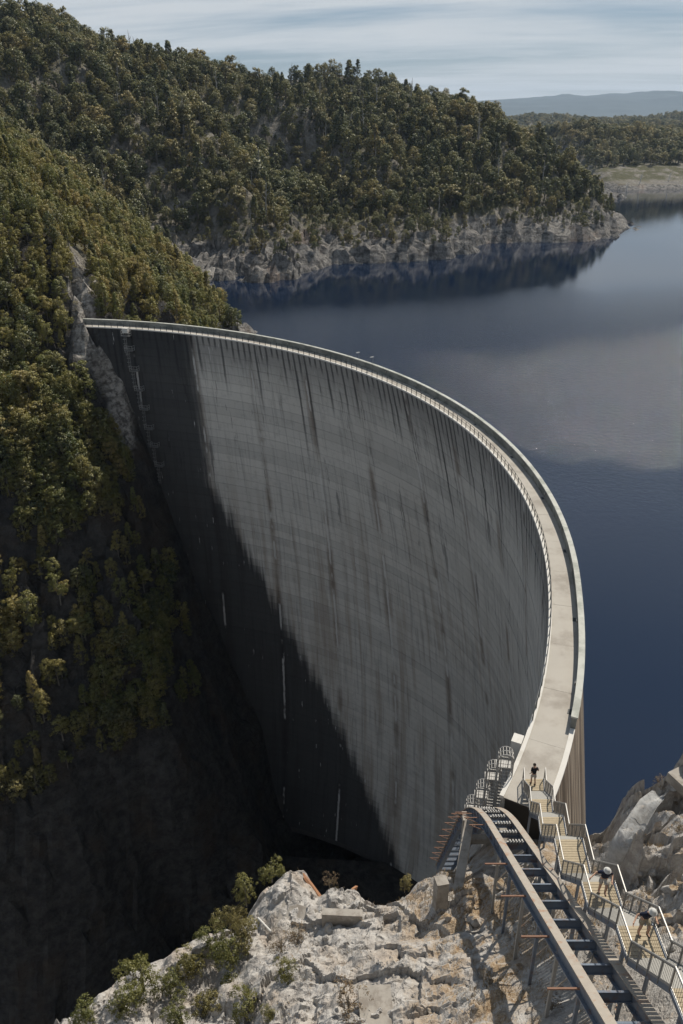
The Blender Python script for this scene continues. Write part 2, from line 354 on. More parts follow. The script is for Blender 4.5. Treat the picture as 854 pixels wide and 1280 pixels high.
# dam face: u = metres along the arc, v = height
def dam_mat():
    m, nb, b = newmat('dam_concrete', 0.9, 0.2)
    uv = nb.n('ShaderNodeUVMap'); uv.uv_map = 'UVMap'
    u, v, _ = nb.sep(uv.outputs[0]); d = nb.m('MULTIPLY', v, -1.0)
    JU = JSTEP * RIN
    uj = nb.m('DIVIDE', nb.m('SUBTRACT', u, JREF * RIN), JU)
    cell = nb.m('FLOOR', uj); lift = nb.m('FLOOR', nb.m('DIVIDE', d, 2.0))
    per = nb.white(nb.comb(cell, lift, 3.0)); lif = nb.white(nb.comb(1.0, lift, 9.0))
    V2 = nb.comb(u, v, 0.0)
    n1 = nb.noise(V2, 0.06, 4, 0.6); n2 = nb.noise(V2, 0.5, 5, 0.65)
    st = nb.noise(nb.comb(nb.m('MULTIPLY', u, 1.3), nb.m('MULTIPLY', v, 0.045), 0.0), 1.0, 4, 0.6)
    st2 = nb.noise(nb.comb(nb.m('MULTIPLY', u, 0.42), nb.m('MULTIPLY', v, 0.02), 4.0), 1.0, 4, 0.6)
    base = nb.mix(n1, (0.48, 0.45, 0.405), (0.62, 0.59, 0.54))
    base = nb.mix(nb.m('MULTIPLY', nb.m('SUBTRACT', per, 0.35), 0.55, clamp=True), base, (0.45, 0.43, 0.40))
    base = nb.mix(nb.m('MULTIPLY', nb.m('SUBTRACT', lif, 0.45), 0.42, clamp=True), base, (0.20, 0.19, 0.18))
    base = nb.mix(nb.m('MULTIPLY', nb.ss(n2, 0.5, 0.75), 0.35), base, (0.21, 0.20, 0.185))
    base = nb.mix(nb.m('MULTIPLY', nb.ss(st, 0.5, 0.68), 0.42), base, (0.15, 0.14, 0.13))
    # grime edge along each lift
    fl = nb.m('FRACT', nb.m('DIVIDE', d, 2.0))
    base = nb.mix(nb.m('MULTIPLY', nb.ss(fl, 0.0, 0.14, 1, 0), 0.22), base, (0.11, 0.105, 0.10))
    # warm seepage along some joints and in broad bands low on the wall
    warm = nb.m('MULTIPLY', nb.ss(st2, 0.46, 0.62), nb.ss(d, 18.0, 60.0))
    base = nb.mix(nb.m('MULTIPLY', warm, 0.42), base, (0.24, 0.18, 0.13))
    fj = nb.m('SUBTRACT', uj, nb.m('ROUND', uj)); dj = nb.m('MULTIPLY', nb.m('ABSOLUTE', nb.m('ADD', fj, nb.m('MULTIPLY', nb.m('SUBTRACT', n2, 0.5), 0.03))), JU)
    jn = nb.noise(nb.comb(nb.m('MULTIPLY', nb.m('ROUND', uj), 7.7), nb.m('MULTIPLY', v, 0.075), 2.0), 1.0, 3, 0.6)
    jn2 = nb.noise(nb.comb(nb.m('MULTIPLY', nb.m('ROUND', uj), 3.1), nb.m('MULTIPLY', v, 0.05), 8.0), 1.0, 3, 0.6)
    base = nb.mix(nb.m('MULTIPLY', nb.m('MULTIPLY', nb.ss(dj, 0.1, 1.3, 1, 0), nb.ss(jn2, 0.42, 0.58)), 0.6), base, (0.13, 0.085, 0.055))
    # black drips below the railing posts
    pu = nb.m('DIVIDE', u, 1.5); pid = nb.m('ROUND', pu); pd = nb.m('ABSOLUTE', nb.m('SUBTRACT', nb.m('SUBTRACT', pu, pid), nb.m('MULTIPLY', nb.m('SUBTRACT', nb.noise(nb.comb(pid, nb.m('MULTIPLY', v, 0.15), 0.0), 1.0, 3), 0.5), 0.35)))
    zone = nb.noise(nb.comb(nb.m('MULTIPLY', u, 0.045), 0.0, 0.0), 1.0, 2)
    lenr = nb.m('ADD', 3.0, nb.m('MULTIPLY', nb.m('POWER', nb.white(nb.comb(pid, 0.0, 1.0)), 2.2), nb.m('MULTIPLY', nb.ss(zone, 0.3, 0.62, 0.25, 1), 30.0)))
    drip = nb.m('MULTIPLY', nb.ss(pd, 0.10, 0.24, 1, 0), nb.ss(nb.m('DIVIDE', d, lenr), 0.35, 1.0, 1, 0))
    topz = nb.m('MULTIPLY', nb.ss(nb.m('ADD', d, nb.m('MULTIPLY', nb.m('SUBTRACT', st, 0.5), 22.0)), 2.0, 11.0, 1, 0), 0.55)
    base = nb.mix(topz, base, (0.10, 0.10, 0.10))
    base = nb.mix(nb.m('MULTIPLY', drip, 0.72), base, (0.028, 0.028, 0.03))
    # long black water marks of the middle blocks
    wet = nb.m('MULTIPLY', nb.ss(nb.noise(nb.comb(nb.m('MULTIPLY', u, 0.5), nb.m('MULTIPLY', v, 0.05), 7.0), 1.0, 6, 0.7), 0.585, 0.64), nb.ss(d, 30.0, 55.0, 1, 0))
    base = nb.mix(nb.m('MULTIPLY', wet, 0.55), base, (0.05, 0.05, 0.052))
    # near-black tone on the monoliths by the far abutment: stepped at the lifts, streaked
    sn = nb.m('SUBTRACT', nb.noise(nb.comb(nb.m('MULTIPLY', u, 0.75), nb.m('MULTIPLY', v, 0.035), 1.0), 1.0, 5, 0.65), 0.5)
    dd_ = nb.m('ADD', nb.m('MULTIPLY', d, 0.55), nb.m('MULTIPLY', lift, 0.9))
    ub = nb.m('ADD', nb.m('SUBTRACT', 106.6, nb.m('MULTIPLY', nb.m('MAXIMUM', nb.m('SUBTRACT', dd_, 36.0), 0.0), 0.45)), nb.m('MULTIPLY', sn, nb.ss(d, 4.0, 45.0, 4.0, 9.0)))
    fdark = nb.ss(nb.m('SUBTRACT', u, ub), -2.2, 2.4)
    base = nb.mix(nb.m('MULTIPLY', fdark, FACE_DARK), base, (0.020, 0.021, 0.023))
    # white lime streaks
    lime = nb.m('MULTIPLY', nb.ss(dj, 0.10, 0.34, 1, 0), nb.ss(jn, 0.50, 0.56))
    li2 = nb.noise(nb.comb(nb.m('MULTIPLY', u, 1.6), nb.m('MULTIPLY', v, 0.16), 5.0), 1.0, 3, 0.5)
    lime = nb.m('MAXIMUM', lime, nb.m('MULTIPLY', nb.ss(li2, 0.675, 0.73), nb.ss(n2, 0.4, 0.6)))
    base = nb.mix(nb.m('MULTIPLY', lime, 0.75), base, (0.62, 0.60, 0.57))
    link(nb, b, base, nb.bump(nb.m('ADD', n2, st), 0.25, 0.05)); return m
FACE_DARK = 0.92  # strength of the near-black tone by the far abutment
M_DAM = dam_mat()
def updam_mat():
    m, nb, b = newmat('upstream_concrete', 0.85, 0.25)
    uv = nb.n('ShaderNodeUVMap'); uv.uv_map = 'UVMap'; u, v, _ = nb.sep(uv.outputs[0])
    s = nb.noise(nb.comb(nb.m('MULTIPLY', u, 2.1), nb.m('MULTIPLY', v, 0.03), 0.0), 1.0, 5, 0.65)
    s2 = nb.noise(nb.comb(nb.m('MULTIPLY', u, 0.5), nb.m('MULTIPLY', v, 0.02), 3.0), 1.0, 4, 0.6)
    c = nb.ramp(s, [(0.40, (0.035, 0.03, 0.025)), (0.47, (0.16, 0.12, 0.09)), (0.54, (0.34, 0.28, 0.215)), (0.62, (0.48, 0.43, 0.36))])
    c = nb.mix(nb.ss(s2, 0.5, 0.62), c, (0.10, 0.075, 0.055))
    link(nb, b, c); return m
M_UPDAM = updam_mat()
def joint_mat():
    m, nb, b = newmat('joint_grout', 0.95, 0.1)
    link(nb, b, nb.mix(nb.noise(nb.n('ShaderNodeNewGeometry').outputs['Position'], 0.8, 4), (0.05, 0.048, 0.045), (0.11, 0.10, 0.095))); return m
M_JOINT = joint_mat()

def water_mat():
    m = bpy.data.materials.new('lake_water'); m.use_nodes = True; nb = NB(m.node_tree); b = m.node_tree.nodes['Principled BSDF']
    P = nb.n('ShaderNodeNewGeometry').outputs['Position']; x, y, z = nb.sep(P)
    b.inputs['Base Color'].default_value = (0.003, 0.010, 0.028, 1); b.inputs['IOR'].default_value = 1.333
    b.inputs['Roughness'].default_value = 0.03; b.inputs['Specular IOR Level'].default_value = 1.0; b.inputs['Coat Weight'].default_value = 0.0
    # wind lanes: ruffled near the dam, glassy under the far shore
    lane = nb.noise(nb.comb(nb.m('MULTIPLY', x, 0.009), nb.m('ADD', nb.m('MULTIPLY', y, 0.014), nb.m('MULTIPLY', x, 0.004)), 0.0), 1.0, 5, 0.6, 0.5)
    yy_ = nb.m('ADD', y, nb.m('MULTIPLY', nb.m('SUBTRACT', lane, 0.5), 70.0))
    wind = nb.m('MULTIPLY', nb.m('MULTIPLY', nb.ss(nb.m('ADD', yy_, nb.m('MULTIPLY', x, 0.2)), 95.0, 255.0, 0.02, 1.0), nb.ss(nb.m('ADD', yy_, nb.m('MULTIPLY', x, -0.3)), 190.0, 370.0, 1.0, 0.03)), nb.ss(lane, 0.3, 0.7, 0.75, 1.1))
    w1 = nb.noise(nb.comb(x, nb.m('MULTIPLY', y, 0.8), 0.0), 0.9, 4, 0.62, 0.3); w2 = nb.noise(P, 3.2, 4, 0.65)
    h = nb.m('ADD', w1, nb.m('MULTIPLY', w2, 0.42))
    bn = nb.bump(h, nb.m('MULTIPLY', wind, 1.0), 0.46); nb.put(b.inputs['Normal'], bn)
    rg = nb.ss(wind, 0.05, 1.0, 0.032, 0.10); nb.put(b.inputs['Roughness'], rg)
    return m
M_WATER = water_mat()

# ------------------------------------------------------------------ far bank and hills
CTRL = []
def c_at(px, py, Y, dz=0.0): p = AT(px, py, Y); CTRL.append((p[0], p[1], p[2] + dz))
for q in [(118, 403), (150, 470), (165, 520), (200, 600), (245, 720), (290, 830), (330, 920), (350, 1000), (370, 1080)]:
    p = face_hit(*q); CTRL.append(tuple(p))
    th = math.atan2(p[1] - DC[1], p[0] - DC[0]); d = -p[2]
    ru = r_up(th, d)                                   # bedrock under the dam, and the lake bed behind it
    for dr in (4.0,):
        CTRL.append((DC[0] + (ru + dr) * math.cos(th), DC[1] + (ru + dr) * math.sin(th), min(p[2] + 2, 0)))
E0 = np.array([-56.5, 181.0]); ES = np.array([-0.89, -0.456]); EN = np.array([-0.456, 0.89])
for s in (6, 22, 45, 75, 110, 150):
    wob = 4 * math.sin(s * 0.13)
    for n, z in ((-80, -146), (-66, -140), (-52, -98), (-40, -68), (-25, -36), (-11, -12), (0, -2), (8, 5), (26, 20), (62, 33 + s * 0.12), (105, 36 + s * 0.2)):
        q = E0 + ES * s + EN * (n + wob); CTRL.append((q[0], q[1], z))
CTRL += [(-42, 199, -3), (-38, 212, -12), (-31, 222, -28), (-20, 232, -40), (-41, 302, -28), (-66, 380, -28), (-26, 310, -40), (-46, 395, -40),
         (-55, 260, 1), (-70, 230, 14), (-76, 350, -10), (-60, 300, -9), (-90, 300, 21), (-101, 262, 30), (-130, 320, 36), (-60, 205, 5),
         (-64, 398, -29), (-80, 420, -22), (-120, 440, 4), (-160, 400, 34), (-200, 420, 48)]
shore = [(285, 350), (320, 354), (360, 350), (395, 338), (420, 331), (470, 329), (520, 327), (560, 324), (580, 318), (620, 304), (680, 303), (730, 303), (770, 298), (806, 289)]
for i, (px, py) in enumerate(shore):
    p = G(px, py, WATER); CTRL.append(tuple(p)); r = ray(px, py); r = r / math.hypot(r[0], r[1])
    CTRL.append((p[0] - r[0] * 12, p[1] - r[1] * 12, -44))
    if i < 12: CTRL.append((p[0] + r[0] * 6, p[1] + r[1] * 6, (-19.5, -18, -20, -23, -22, -21, -22, -19, -17.5, -19, -20, -20.5, -20, -20)[i]))
for q in [(330, 300, 420), (300, 220, 452), (250, 150, 508), (190, 80, 580), (130, 48, 590), (240, 76, 620), (0, 10, 550), (0, 100, 470), (100, 130, 480), (60, 60, 530), (180, 230, 450), (240, 280, 440),
          (392, 322, 458), (384, 280, 570), (356, 208, 655), (294, 126, 725),
          (470, 298, 462), (440, 230, 520), (420, 170, 565), (400, 98, 645), (300, 68, 660), (350, 80, 650), (480, 180, 545), (470, 124, 630),
          (560, 300, 475), (560, 215, 545), (560, 130, 640), (620, 150, 630), (640, 230, 560), (690, 275, 535), (690, 240, 570), (700, 195, 615), (740, 235, 580), (770, 262, 575), (790, 280, 578)]:
    c_at(*q, dz=(-13.0 if (q[1] < 130 and q[2] > 540) else -8.0) if q[1] < 290 else 0)
for x, y, z in [(-400, 500, 120), (-420, 700, 130), (-200, 800, 90), (0, 800, 70), (100, 760, 45), (170, 720, 0), (250, 720, -48), (300, 660, -55), (330, 600, -55), (290, 760, -55), (420, 640, -70), (234, 562, -46), (246, 590, -48), (240, 625, -44), (228, 660, -42), (212, 690, -38), (260, 600, -55), (-320, 330, 70), (-300, 200, 60), (-300, 130, 40),
                (60, 330, -70), (0, 340, -60), (100, 420, -60), (200, 460, -60), (300, 500, -60), (60, 250, -90), (120, 160, -90), (20, 200, -110), (40, 110, -130), (-40, 130, -140), (-90, 110, -142), (-30, 80, -142), (40, 70, -140)]:
    CTRL.append((x, y, z))
RB = RBF(CTRL)
def HB(x, y):
    z = RB(x, y)
    u, v = x * 0.9 + y * 0.44, y * 0.9 - x * 0.44
    slope_amp = smst(z, -150, -30)
    far = smst(y, 240, 420)
    z = z + (fbm(x / 38, y / 38, 4) - 0.5) * (9 + 14 * far) * smst(z, -24, 0)
    rk = smst(-z, -8, 14) * (1 - smst(y, 205, 240)) + smst(-z, 6, 13) * smst(y, 220, 250) * 0.8
    fh, ce = facets(u + 2.5 * fbm(x / 6, y / 6, 3), v * 0.8, 7.0, 3, 0.9); f2, c2 = facets(u, v, 2.6, 5, 0.9)
    z = z + rk * (fh * 0.75 + f2 * 0.55 + (fbm(x / 9, y / 9, 4, True) - 0.5) * 5)
    return z
xs = axis((-460, -170, 7), (-170, -20, 1.1), (-20, 60, 2.2), (60, 420, 3.2)); ys = axis((66, 110, 4), (110, 250, 1.1), (250, 480, 2.4), (480, 820, 5))
XX, YY = np.meshgrid(xs, ys); ZB = HB(XX, YY)
# the bank stays out of the air in front of the dam face and does not stand above the crest inside it
th_ = np.arctan2(YY - DC[1], XX - DC[0]); rr_ = np.hypot(XX - DC[0], YY - DC[1])
ingorge = (th_ > -0.6) & (th_ < TH1) & (rr_ > RIN - 3) & (rr_ < ROUT + 4)
ZB = np.where(ingorge, np.minimum(ZB, -1.0), ZB)
RIB0 = np.array([(-66, 196, 12), (-63, 189, 7), (-60, 183, 2), (-57.5, 180, -3), (-55, 176, -12), (-52, 173, -24)], float)
near_rib = 1 - smst(np.min(np.hypot(XX[..., None] - RIB0[:, 0], YY[..., None] - RIB0[:, 1]), -1), 4, 12)
r1_, _c = facets(XX * 1.1, YY + ZB * 0.25, 3.2, 4, 0.9); r2_, _c = facets(XX + ZB * 0.3, YY, 1.5, 8, 0.9)
ZB = ZB + near_rib * (r1_ * 1.1 + r2_ * 0.9)
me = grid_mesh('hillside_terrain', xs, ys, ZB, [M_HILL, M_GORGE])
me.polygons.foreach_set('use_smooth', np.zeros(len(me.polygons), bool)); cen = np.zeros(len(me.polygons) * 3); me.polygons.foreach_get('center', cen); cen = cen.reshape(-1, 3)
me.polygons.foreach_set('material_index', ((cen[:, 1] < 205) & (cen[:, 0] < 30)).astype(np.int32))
def FH(px, py):
    r = ray(px, py)
    for t in np.arange(100, 700, 0.5):
        p = r * t + np.array([0, 0, CAMZ])
        if p[1] < 815 and p[2] < float(HBg(np.array(p[0]), np.array(p[1]))): return p
    return r * 200
def HBg(x, y):                                        # height on the built grid
    i = np.clip(np.searchsorted(xs, x) - 1, 0, len(xs) - 2); j = np.clip(np.searchsorted(ys, y) - 1, 0, len(ys) - 2)
    fx = (x - xs[i]) / (xs[i + 1] - xs[i]); fy = (y - ys[j]) / (ys[j + 1] - ys[j])
    return (ZB[j, i] * (1 - fx) + ZB[j, i + 1] * fx) * (1 - fy) + (ZB[j + 1, i] * (1 - fx) + ZB[j + 1, i + 1] * fx) * fy
RIB = []                                              # bare pale rib of rock beside the far end of the dam
for a_, b_ in zip([(97, 305), (102, 345), (106, 395), (110, 432), (132, 462), (152, 500)], [(102, 345), (106, 395), (110, 432), (132, 462), (152, 500), (166, 560)]):
    for f_ in (0, 0.33, 0.66): RIB.append(FH(a_[0] + (b_[0] - a_[0]) * f_, a_[1] + (b_[1] - a_[1]) * f_))
RIB = np.array(RIB)
def rib_dist(x, y, z): return np.min(np.sqrt((np.asarray(x)[..., None] - RIB[:, 0]) ** 2 + (np.asarray(y)[..., None] - RIB[:, 1]) ** 2 + 0.5 * (np.asarray(z)[..., None] - RIB[:, 2]) ** 2), -1)
pm_ = np.zeros(ZB.shape); sub_ = (XX > -140) & (XX < -20) & (YY < 230)
pm_[sub_] = 1 - smst(rib_dist(XX[sub_], YY[sub_], ZB[sub_]) + 5 * (fbm(XX[sub_] / 3, ZB[sub_] / 3, 3) - 0.5), 2.0, 4.0)
at_ = me.attributes.new('pale', 'FLOAT', 'POINT'); at_.data.foreach_set('value', pm_.astype(np.float32).ravel())
hill = ob('hillside_terrain', me); hill['kind'] = 'structure'
# ------------------------------------------------------------------ near bank
NC = []
edge = [(60, 1290, -9.5), (130, 1235, -8.5), (200, 1190, -8), (255, 1165, -7.5), (300, 1150, -6.5), (330, 1105, -6), (380, 1080, -5.5), (440, 1108, -4.8), (460, 1122, -4.4), (500, 1118, -4), (522, 1097, -4), (548, 1094, -4)]
for e in edge:
    p = G(*e); NC.append(tuple(p))
    for k, dz in ((2.0, -5.0), (9, -28), (24, -75), (48, -135)): NC.append((p[0] - 0.55 * k, p[1] + 0.83 * k, p[2] + dz))
for q in [(300, 1280, -4.5), (200, 1280, -7.2), (250, 1230, -7), (360, 1150, -5), (400, 1200, -2.2), (427, 1280, 1), (440, 1150, -4), (500, 1150, -2.6), (500, 1200, 0), (550, 1280, 4), (560, 1140, -2.2), (600, 1200, 2), (600, 1280, 5.5), (650, 1200, 3.2), (690, 1280, 7),
          (640, 1140, 0.3), (600, 1100, -3.2), (620, 1065, -4), (720, 1200, 6), (760, 1280, 9), (705, 1110, 3), (800, 1280, 11), (854, 1280, 13), (742, 1135, 6), (680, 1062, -0.8), (700, 1045, -2.5),
          (722, 1062, -3), (751, 1076, 0), (770, 1058, 4), (800, 1012, 8), (825, 994, 8.4), (854, 992, 8.8), (900, 992, 9), (854, 1060, 11.5), (800, 1130, 5.5), (780, 1090, 3.2), (830, 1130, 9), (900, 1200, 14), (850, 1180, 10.5)]:
    NC.append(tuple(G(*q)))
NC += [(12.5, 43.5, -3), (15, 43, -3), (9.8, 44, -9), (9.5, 49, -19), (9.5, 57, -31), (11, 66, -52), (14, 53, -18), (18, 62, -36), (21, 76, -76), (22, 92, -112), (5, 50, -32), (0, 60, -75),
       (17.5, 41.5, -5), (20, 45.5, -12), (19.5, 41, 1), (23.5, 44.5, -5), (24.5, 42.5, -1), (22, 42.5, -1), (30, 44, -12), (28, 41, 0), (26, 47, -14), (26, 50, -24), (30, 60, -45), (36, 46, -10), (24, 40, 7.5), (34, 40, 2), (45, 45, -15), (45, 30, 8), (60, 40, -10), (30, 25, 16),
       (0, 9, 17), (9, 9, 19), (18, 9, 22), (30, 8, 26), (0, -4, 39), (15, -6, 40), (-15, 12, 2), (-20, -5, 26), (-30, 15, -12), (-40, 30, -40), (-60, 20, -55), (-30, 42, -60), (45, 0, 38), (-60, -12, 10), (45, -12, 44), (60, 75, -60), (-60, 75, -142), (-20, 74, -138)]
RN = RBF(NC)
def HN(x, y, detail=True):
    z = RN(x, y)
    if detail:
        wx = x + 0.7 * (fbm(x / 3, y / 3, 3) - 0.5); wy = y + 0.7 * (fbm(x / 3 + 40, y / 3, 3) - 0.5)
        a1, c1 = facets(wx * 0.8 + wy * 0.35, wy, 3.1, 2, 0.85); a2, c2 = facets(wx, wy * 0.75, 1.15, 6, 0.8); a3, c3 = facets(wx, wy, 0.42, 9, 0.7)
        k2 = 0.45 + 0.8 * smst(fbm(x / 4.5 + 11, y / 4.5, 3), 0.42, 0.6)
        amp = 0.45 + 0.75 * smst(fbm(x / 7 + 3, y / 7, 3), 0.35, 0.65)
        rr2 = smst(x, 14.6, 16.5)
        z = z + rr2 * (a1 * 0.8 + a2 * 0.8 + (fbm(x / 3, y / 3 + z / 4, 4, True) - 0.62) * 1.6 - 2.3)
        corridor = (1 - 0.7 * smst(x, 7.5, 9) * (1 - smst(x, 13.5, 15)))   # blasted flat under track and stairs
        z = z + corridor * amp * (a1 * 0.22 + a2 * 0.36 * k2 + a3 * 0.40 * k2)
        z = z + corridor * (-(fbm(x / 3.4, y / 3.4, 3, True) - 0.5) * 1.9 - (fbm(x / 1.1 + 5, y / 1.1, 3, True) - 0.5) * 0.35 + (fbm(x / 0.5, y / 0.5, 3) - 0.5) * 0.12)
    return z
nxs = axis((-62, -22, 2), (-22, 25, 0.10), (25, 62, 1.5)); nys = axis((-14, 13, 1.5), (13, 46, 0.10), (46, 76, 1.0))
NX, NY = np.meshgrid(nxs, nys); ZN = HN(NX, NY)
th_ = np.arctan2(NY - DC[1], NX - DC[0]); rr_ = np.hypot(NX - DC[0], NY - DC[1])
band = (th_ > TH0 - 0.01) & (rr_ > RIN - 1.5) & (rr_ < ROUT + 2.5)
ZN = np.where(band, np.minimum(ZN, -0.6), ZN)
near = ob('rock_terrain', grid_mesh('rock_terrain', nxs, nys, ZN, [M_NEAR], smooth=False)); near['kind'] = 'structure'
def HNg(x, y):
    i = np.clip(np.searchsorted(nxs, x) - 1, 0, len(nxs) - 2); j = np.clip(np.searchsorted(nys, y) - 1, 0, len(nys) - 2)
    return ZN[j, i]

# ------------------------------------------------------------------ lake
lv, lf = [], []
angs = [math.radians(a) for a in (118, 110, 103, 96, 90)] + list(np.linspace(math.radians(86), TH0 - 0.02, 60)) + [math.radians(a) for a in (-36, -44, -52, -60)]
for t in angs:
    ti = min(max(t, TH0 - 0.02), math.radians(86)); pi_ = dam_p(np.array(ti), np.array(r_up(ti, 28.0) - 2.0), WATER)
    for R_ in (0, 60, 300, 1500, 14000):
        lv.append((pi_[0] + R_ * math.cos(t), pi_[1] + R_ * math.sin(t), WATER))
for i in range(len(angs) - 1):
    for j in range(4): lf.append((i * 5 + j, (i + 1) * 5 + j, (i + 1) * 5 + j + 1, i * 5 + j + 1))
me = mesh('lake_water', lv, lf, [M_WATER])
for p in me.polygons:
    if p.normal.z < 0: p.flip()
lake = ob('lake_water', me); lake['kind'] = 'structure'
# gorge floor so that the river bed closes under the dam
fl = ob('gorge_floor', mesh('gorge_floor', [(-500, -20, -141.5), (70, -20, -141.5), (70, 150, -141.5), (-500, 190, -141.5)], [(0, 1, 2, 3)], [M_GORGE])); fl['kind'] = 'structure'

# ------------------------------------------------------------------ the dam
dam = empty('arch_dam', tuple(dam_p(0.4, RIN, -140.0)), 'tall curved grey concrete arch dam closing the gorge, walkway along its crest', 'dam')
dam_loc = Vector(dam.location)
def dpart(name, me_):
    o = ob(name, me_, dam); o.matrix_parent_inverse = Matrix.Translation(-dam_loc); return o
NT = 90; TH = np.linspace(TH0, TH1, NT); DZ = np.array([0.05, 3, 8, 14, 20, 28, 36, 45, 55, 65, 75, 85, 95, 105, 115, 125, 135, 144.0])
TT, DD = np.meshgrid(TH, DZ, indexing='ij'); nd_ = len(DZ)
back = dam_p(TT, r_face(TT, DD) + 0.30, -DD).reshape(-1, 3); upf = dam_p(TT, r_up(TT, DD), -DD).reshape(-1, 3)
def gridfaces(n, k, off=0, flip=False):
    q = [(off + i * k + j, off + i * k + j + 1, off + (i + 1) * k + j + 1, off + (i + 1) * k + j) for i in range(n - 1) for j in range(k - 1)]
    return [tuple(reversed(t)) for t in q] if flip else q
V = np.concatenate([back, upf]); n1_ = len(back)
fa = gridfaces(NT, nd_); fb = gridfaces(NT, nd_, n1_, True)
ends = []
for i in (0, NT - 1):
    ends += [(i * nd_ + j, i * nd_ + j + 1, n1_ + i * nd_ + j + 1, n1_ + i * nd_ + j) for j in range(nd_ - 1)]
top = [(i * nd_, (i + 1) * nd_, n1_ + (i + 1) * nd_, n1_ + i * nd_) for i in range(NT - 1)]
uvs = np.concatenate([np.stack([TT.ravel() * RIN, -DD.ravel()], -1)] * 2)
dpart('wall_body', mesh('wall_body', V, fa + fb + ends + top, [M_JOINT, M_UPDAM], uv=uvs, smooth=False, midx=[0] * len(fa) + [1] * (len(fb) + len(ends) + len(top))))
# concrete lifts: blocks between the vertical joints, two metres high, each slightly proud or shy
rnd = random.Random(4)
edges_t = [TH0] + [JREF + JSTEP * k for k in range(-6, 7) if TH0 + 0.02 < JREF + JSTEP * k < TH1 - 0.02] + [TH1]
blocks = []
for a, b_ in zip(edges_t[:-1], edges_t[1:]):
    for k in range(71):
        d0, d1 = 2.0 * k, 2.0 * (k + 1); tm = (a + b_) / 2
        c = dam_p(np.array(tm), np.array(r_face(tm, d0 + 1)), -d0 - 1.0)
        if c[2] < HBg(np.array(c[0]), np.array(c[1])) - 26: continue
        g = 0.03 / RIN; pr = rnd.uniform(-0.03, 0.03); n = 6
        tt = np.linspace(a + g, b_ - g, n); gz = 0.011
        vv, uu = [], []
        for dep in (d0 + gz, d1 - gz):
            for off in (0.0, 0.5):
                r = r_face(tt, dep) + (pr if off == 0 else 0.5); p = dam_p(tt, r, -dep); vv += list(p); uu += [(t * RIN, -dep) for t in tt]
        # rows: 0 front top, 1 back top, 2 front bottom, 3 back bottom
        R = lambda row, i: row * n + i
        ff = []
        for i in range(n - 1):
            ff += [(R(0, i), R(0, i + 1), R(2, i + 1), R(2, i)), (R(1, i + 1), R(1, i), R(0, i), R(0, i + 1))[::-1], (R(2, i), R(2, i + 1), R(3, i + 1), R(3, i))]
        ff += [(R(0, 0), R(2, 0), R(3, 0), R(1, 0)), (R(0, n - 1), R(1, n - 1), R(3, n - 1), R(2, n - 1))]
        q = proj(np.array([vv[0], vv[n - 1], vv[3 * n - 1], vv[2 * n]])); x, y = q[:, 0], q[:, 1]
        area = 0.5 * abs(np.dot(x, np.roll(y, -1)) - np.dot(y, np.roll(x, -1)))
        if proj(np.array(c))[1] > 1125: area *= 0.05
        blocks.append((area, vv, ff, uu))
blocks.sort(key=lambda t: -t[0])
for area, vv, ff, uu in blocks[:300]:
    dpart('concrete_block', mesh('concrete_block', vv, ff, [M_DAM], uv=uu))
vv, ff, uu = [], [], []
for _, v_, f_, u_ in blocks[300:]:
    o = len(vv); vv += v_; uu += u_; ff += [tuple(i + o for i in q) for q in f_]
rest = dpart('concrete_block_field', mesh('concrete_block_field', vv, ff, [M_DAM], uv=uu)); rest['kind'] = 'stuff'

# crest: slabs, kerb, parapet, rail
def arc_prism(t0, t1, n, prof, rfun):
    """prof: (radial offset, z) closed outline; rfun(th) base radius"""
    tt = np.linspace(t0, t1, n); k = len(prof); vs = []
    for t in tt:
        for dr, z in prof:
            r = rfun(t) + dr; vs.append((DC[0] + r * math.cos(t), DC[1] + r * math.sin(t), z))
    fs = [(i * k + j, i * k + (j + 1) % k, (i + 1) * k + (j + 1) % k, (i + 1) * k + j) for i in range(n - 1) for j in range(k)]
    fs += [tuple(range(k - 1, -1, -1)), tuple((n - 1) * k + j for j in range(k))]
    return vs, fs
def aobj(name, vs, fs, mat, smooth=False):
    m = mesh(name, vs, fs, [mat]); bm = bmesh.new(); bm.from_mesh(m); bmesh.ops.recalc_face_normals(bm, faces=bm.faces); bm.to_mesh(m); bm.free()
    return dpart(name, m)
rin0 = lambda t: float(r_face(t, 0.0)); rout0 = lambda t: float(r_up(t, 0.0))
nslab = 28; st_ = (TH1 - TH0) / nslab
for i in range(nslab):
    a, b_ = TH0 + i * st_ + 0.00012, TH0 + (i + 1) * st_ - 0.00012; z1 = rnd.uniform(-0.006, 0.006); vs = []
    tt = np.linspace(a, b_, 6)
    for t in tt:
        r0, r1 = rin0(t) + 0.2, rout0(t) - 0.36
        for r, z in ((r0, -0.28), (r1, -0.28), (r1, z1), (r0, z1)): vs.append((DC[0] + r * math.cos(t), DC[1] + r * math.sin(t), z))
    fs = [(q * 4 + j, q * 4 + (j + 1) % 4, q * 4 + 4 + (j + 1) % 4, q * 4 + 4 + j) for q in range(5) for j in range(4)] + [(3, 2, 1, 0), (20, 21, 22, 23)]
    aobj('walkway_slab', vs, fs, M_DECK)
aobj('kerb', *arc_prism(TH0, TH1, 110, [(-0.10, -0.16), (0.2, -0.16), (0.2, 0.10), (-0.10, 0.10)], rin0), M_PALE)
PEND = math.radians(-24.0)
aobj('upstream_parapet', *arc_prism(PEND, TH1, 110, [(-0.36, -0.45), (0.02, -0.45), (0.02, 1.02), (-0.36, 1.02)], rout0), M_PARA)
aobj('parapet_cap', *arc_prism(PEND, TH1, 110, [(-0.44, 1.022), (0.10, 1.022), (0.10, 1.16), (-0.44, 1.16)], rout0), M_CAP)
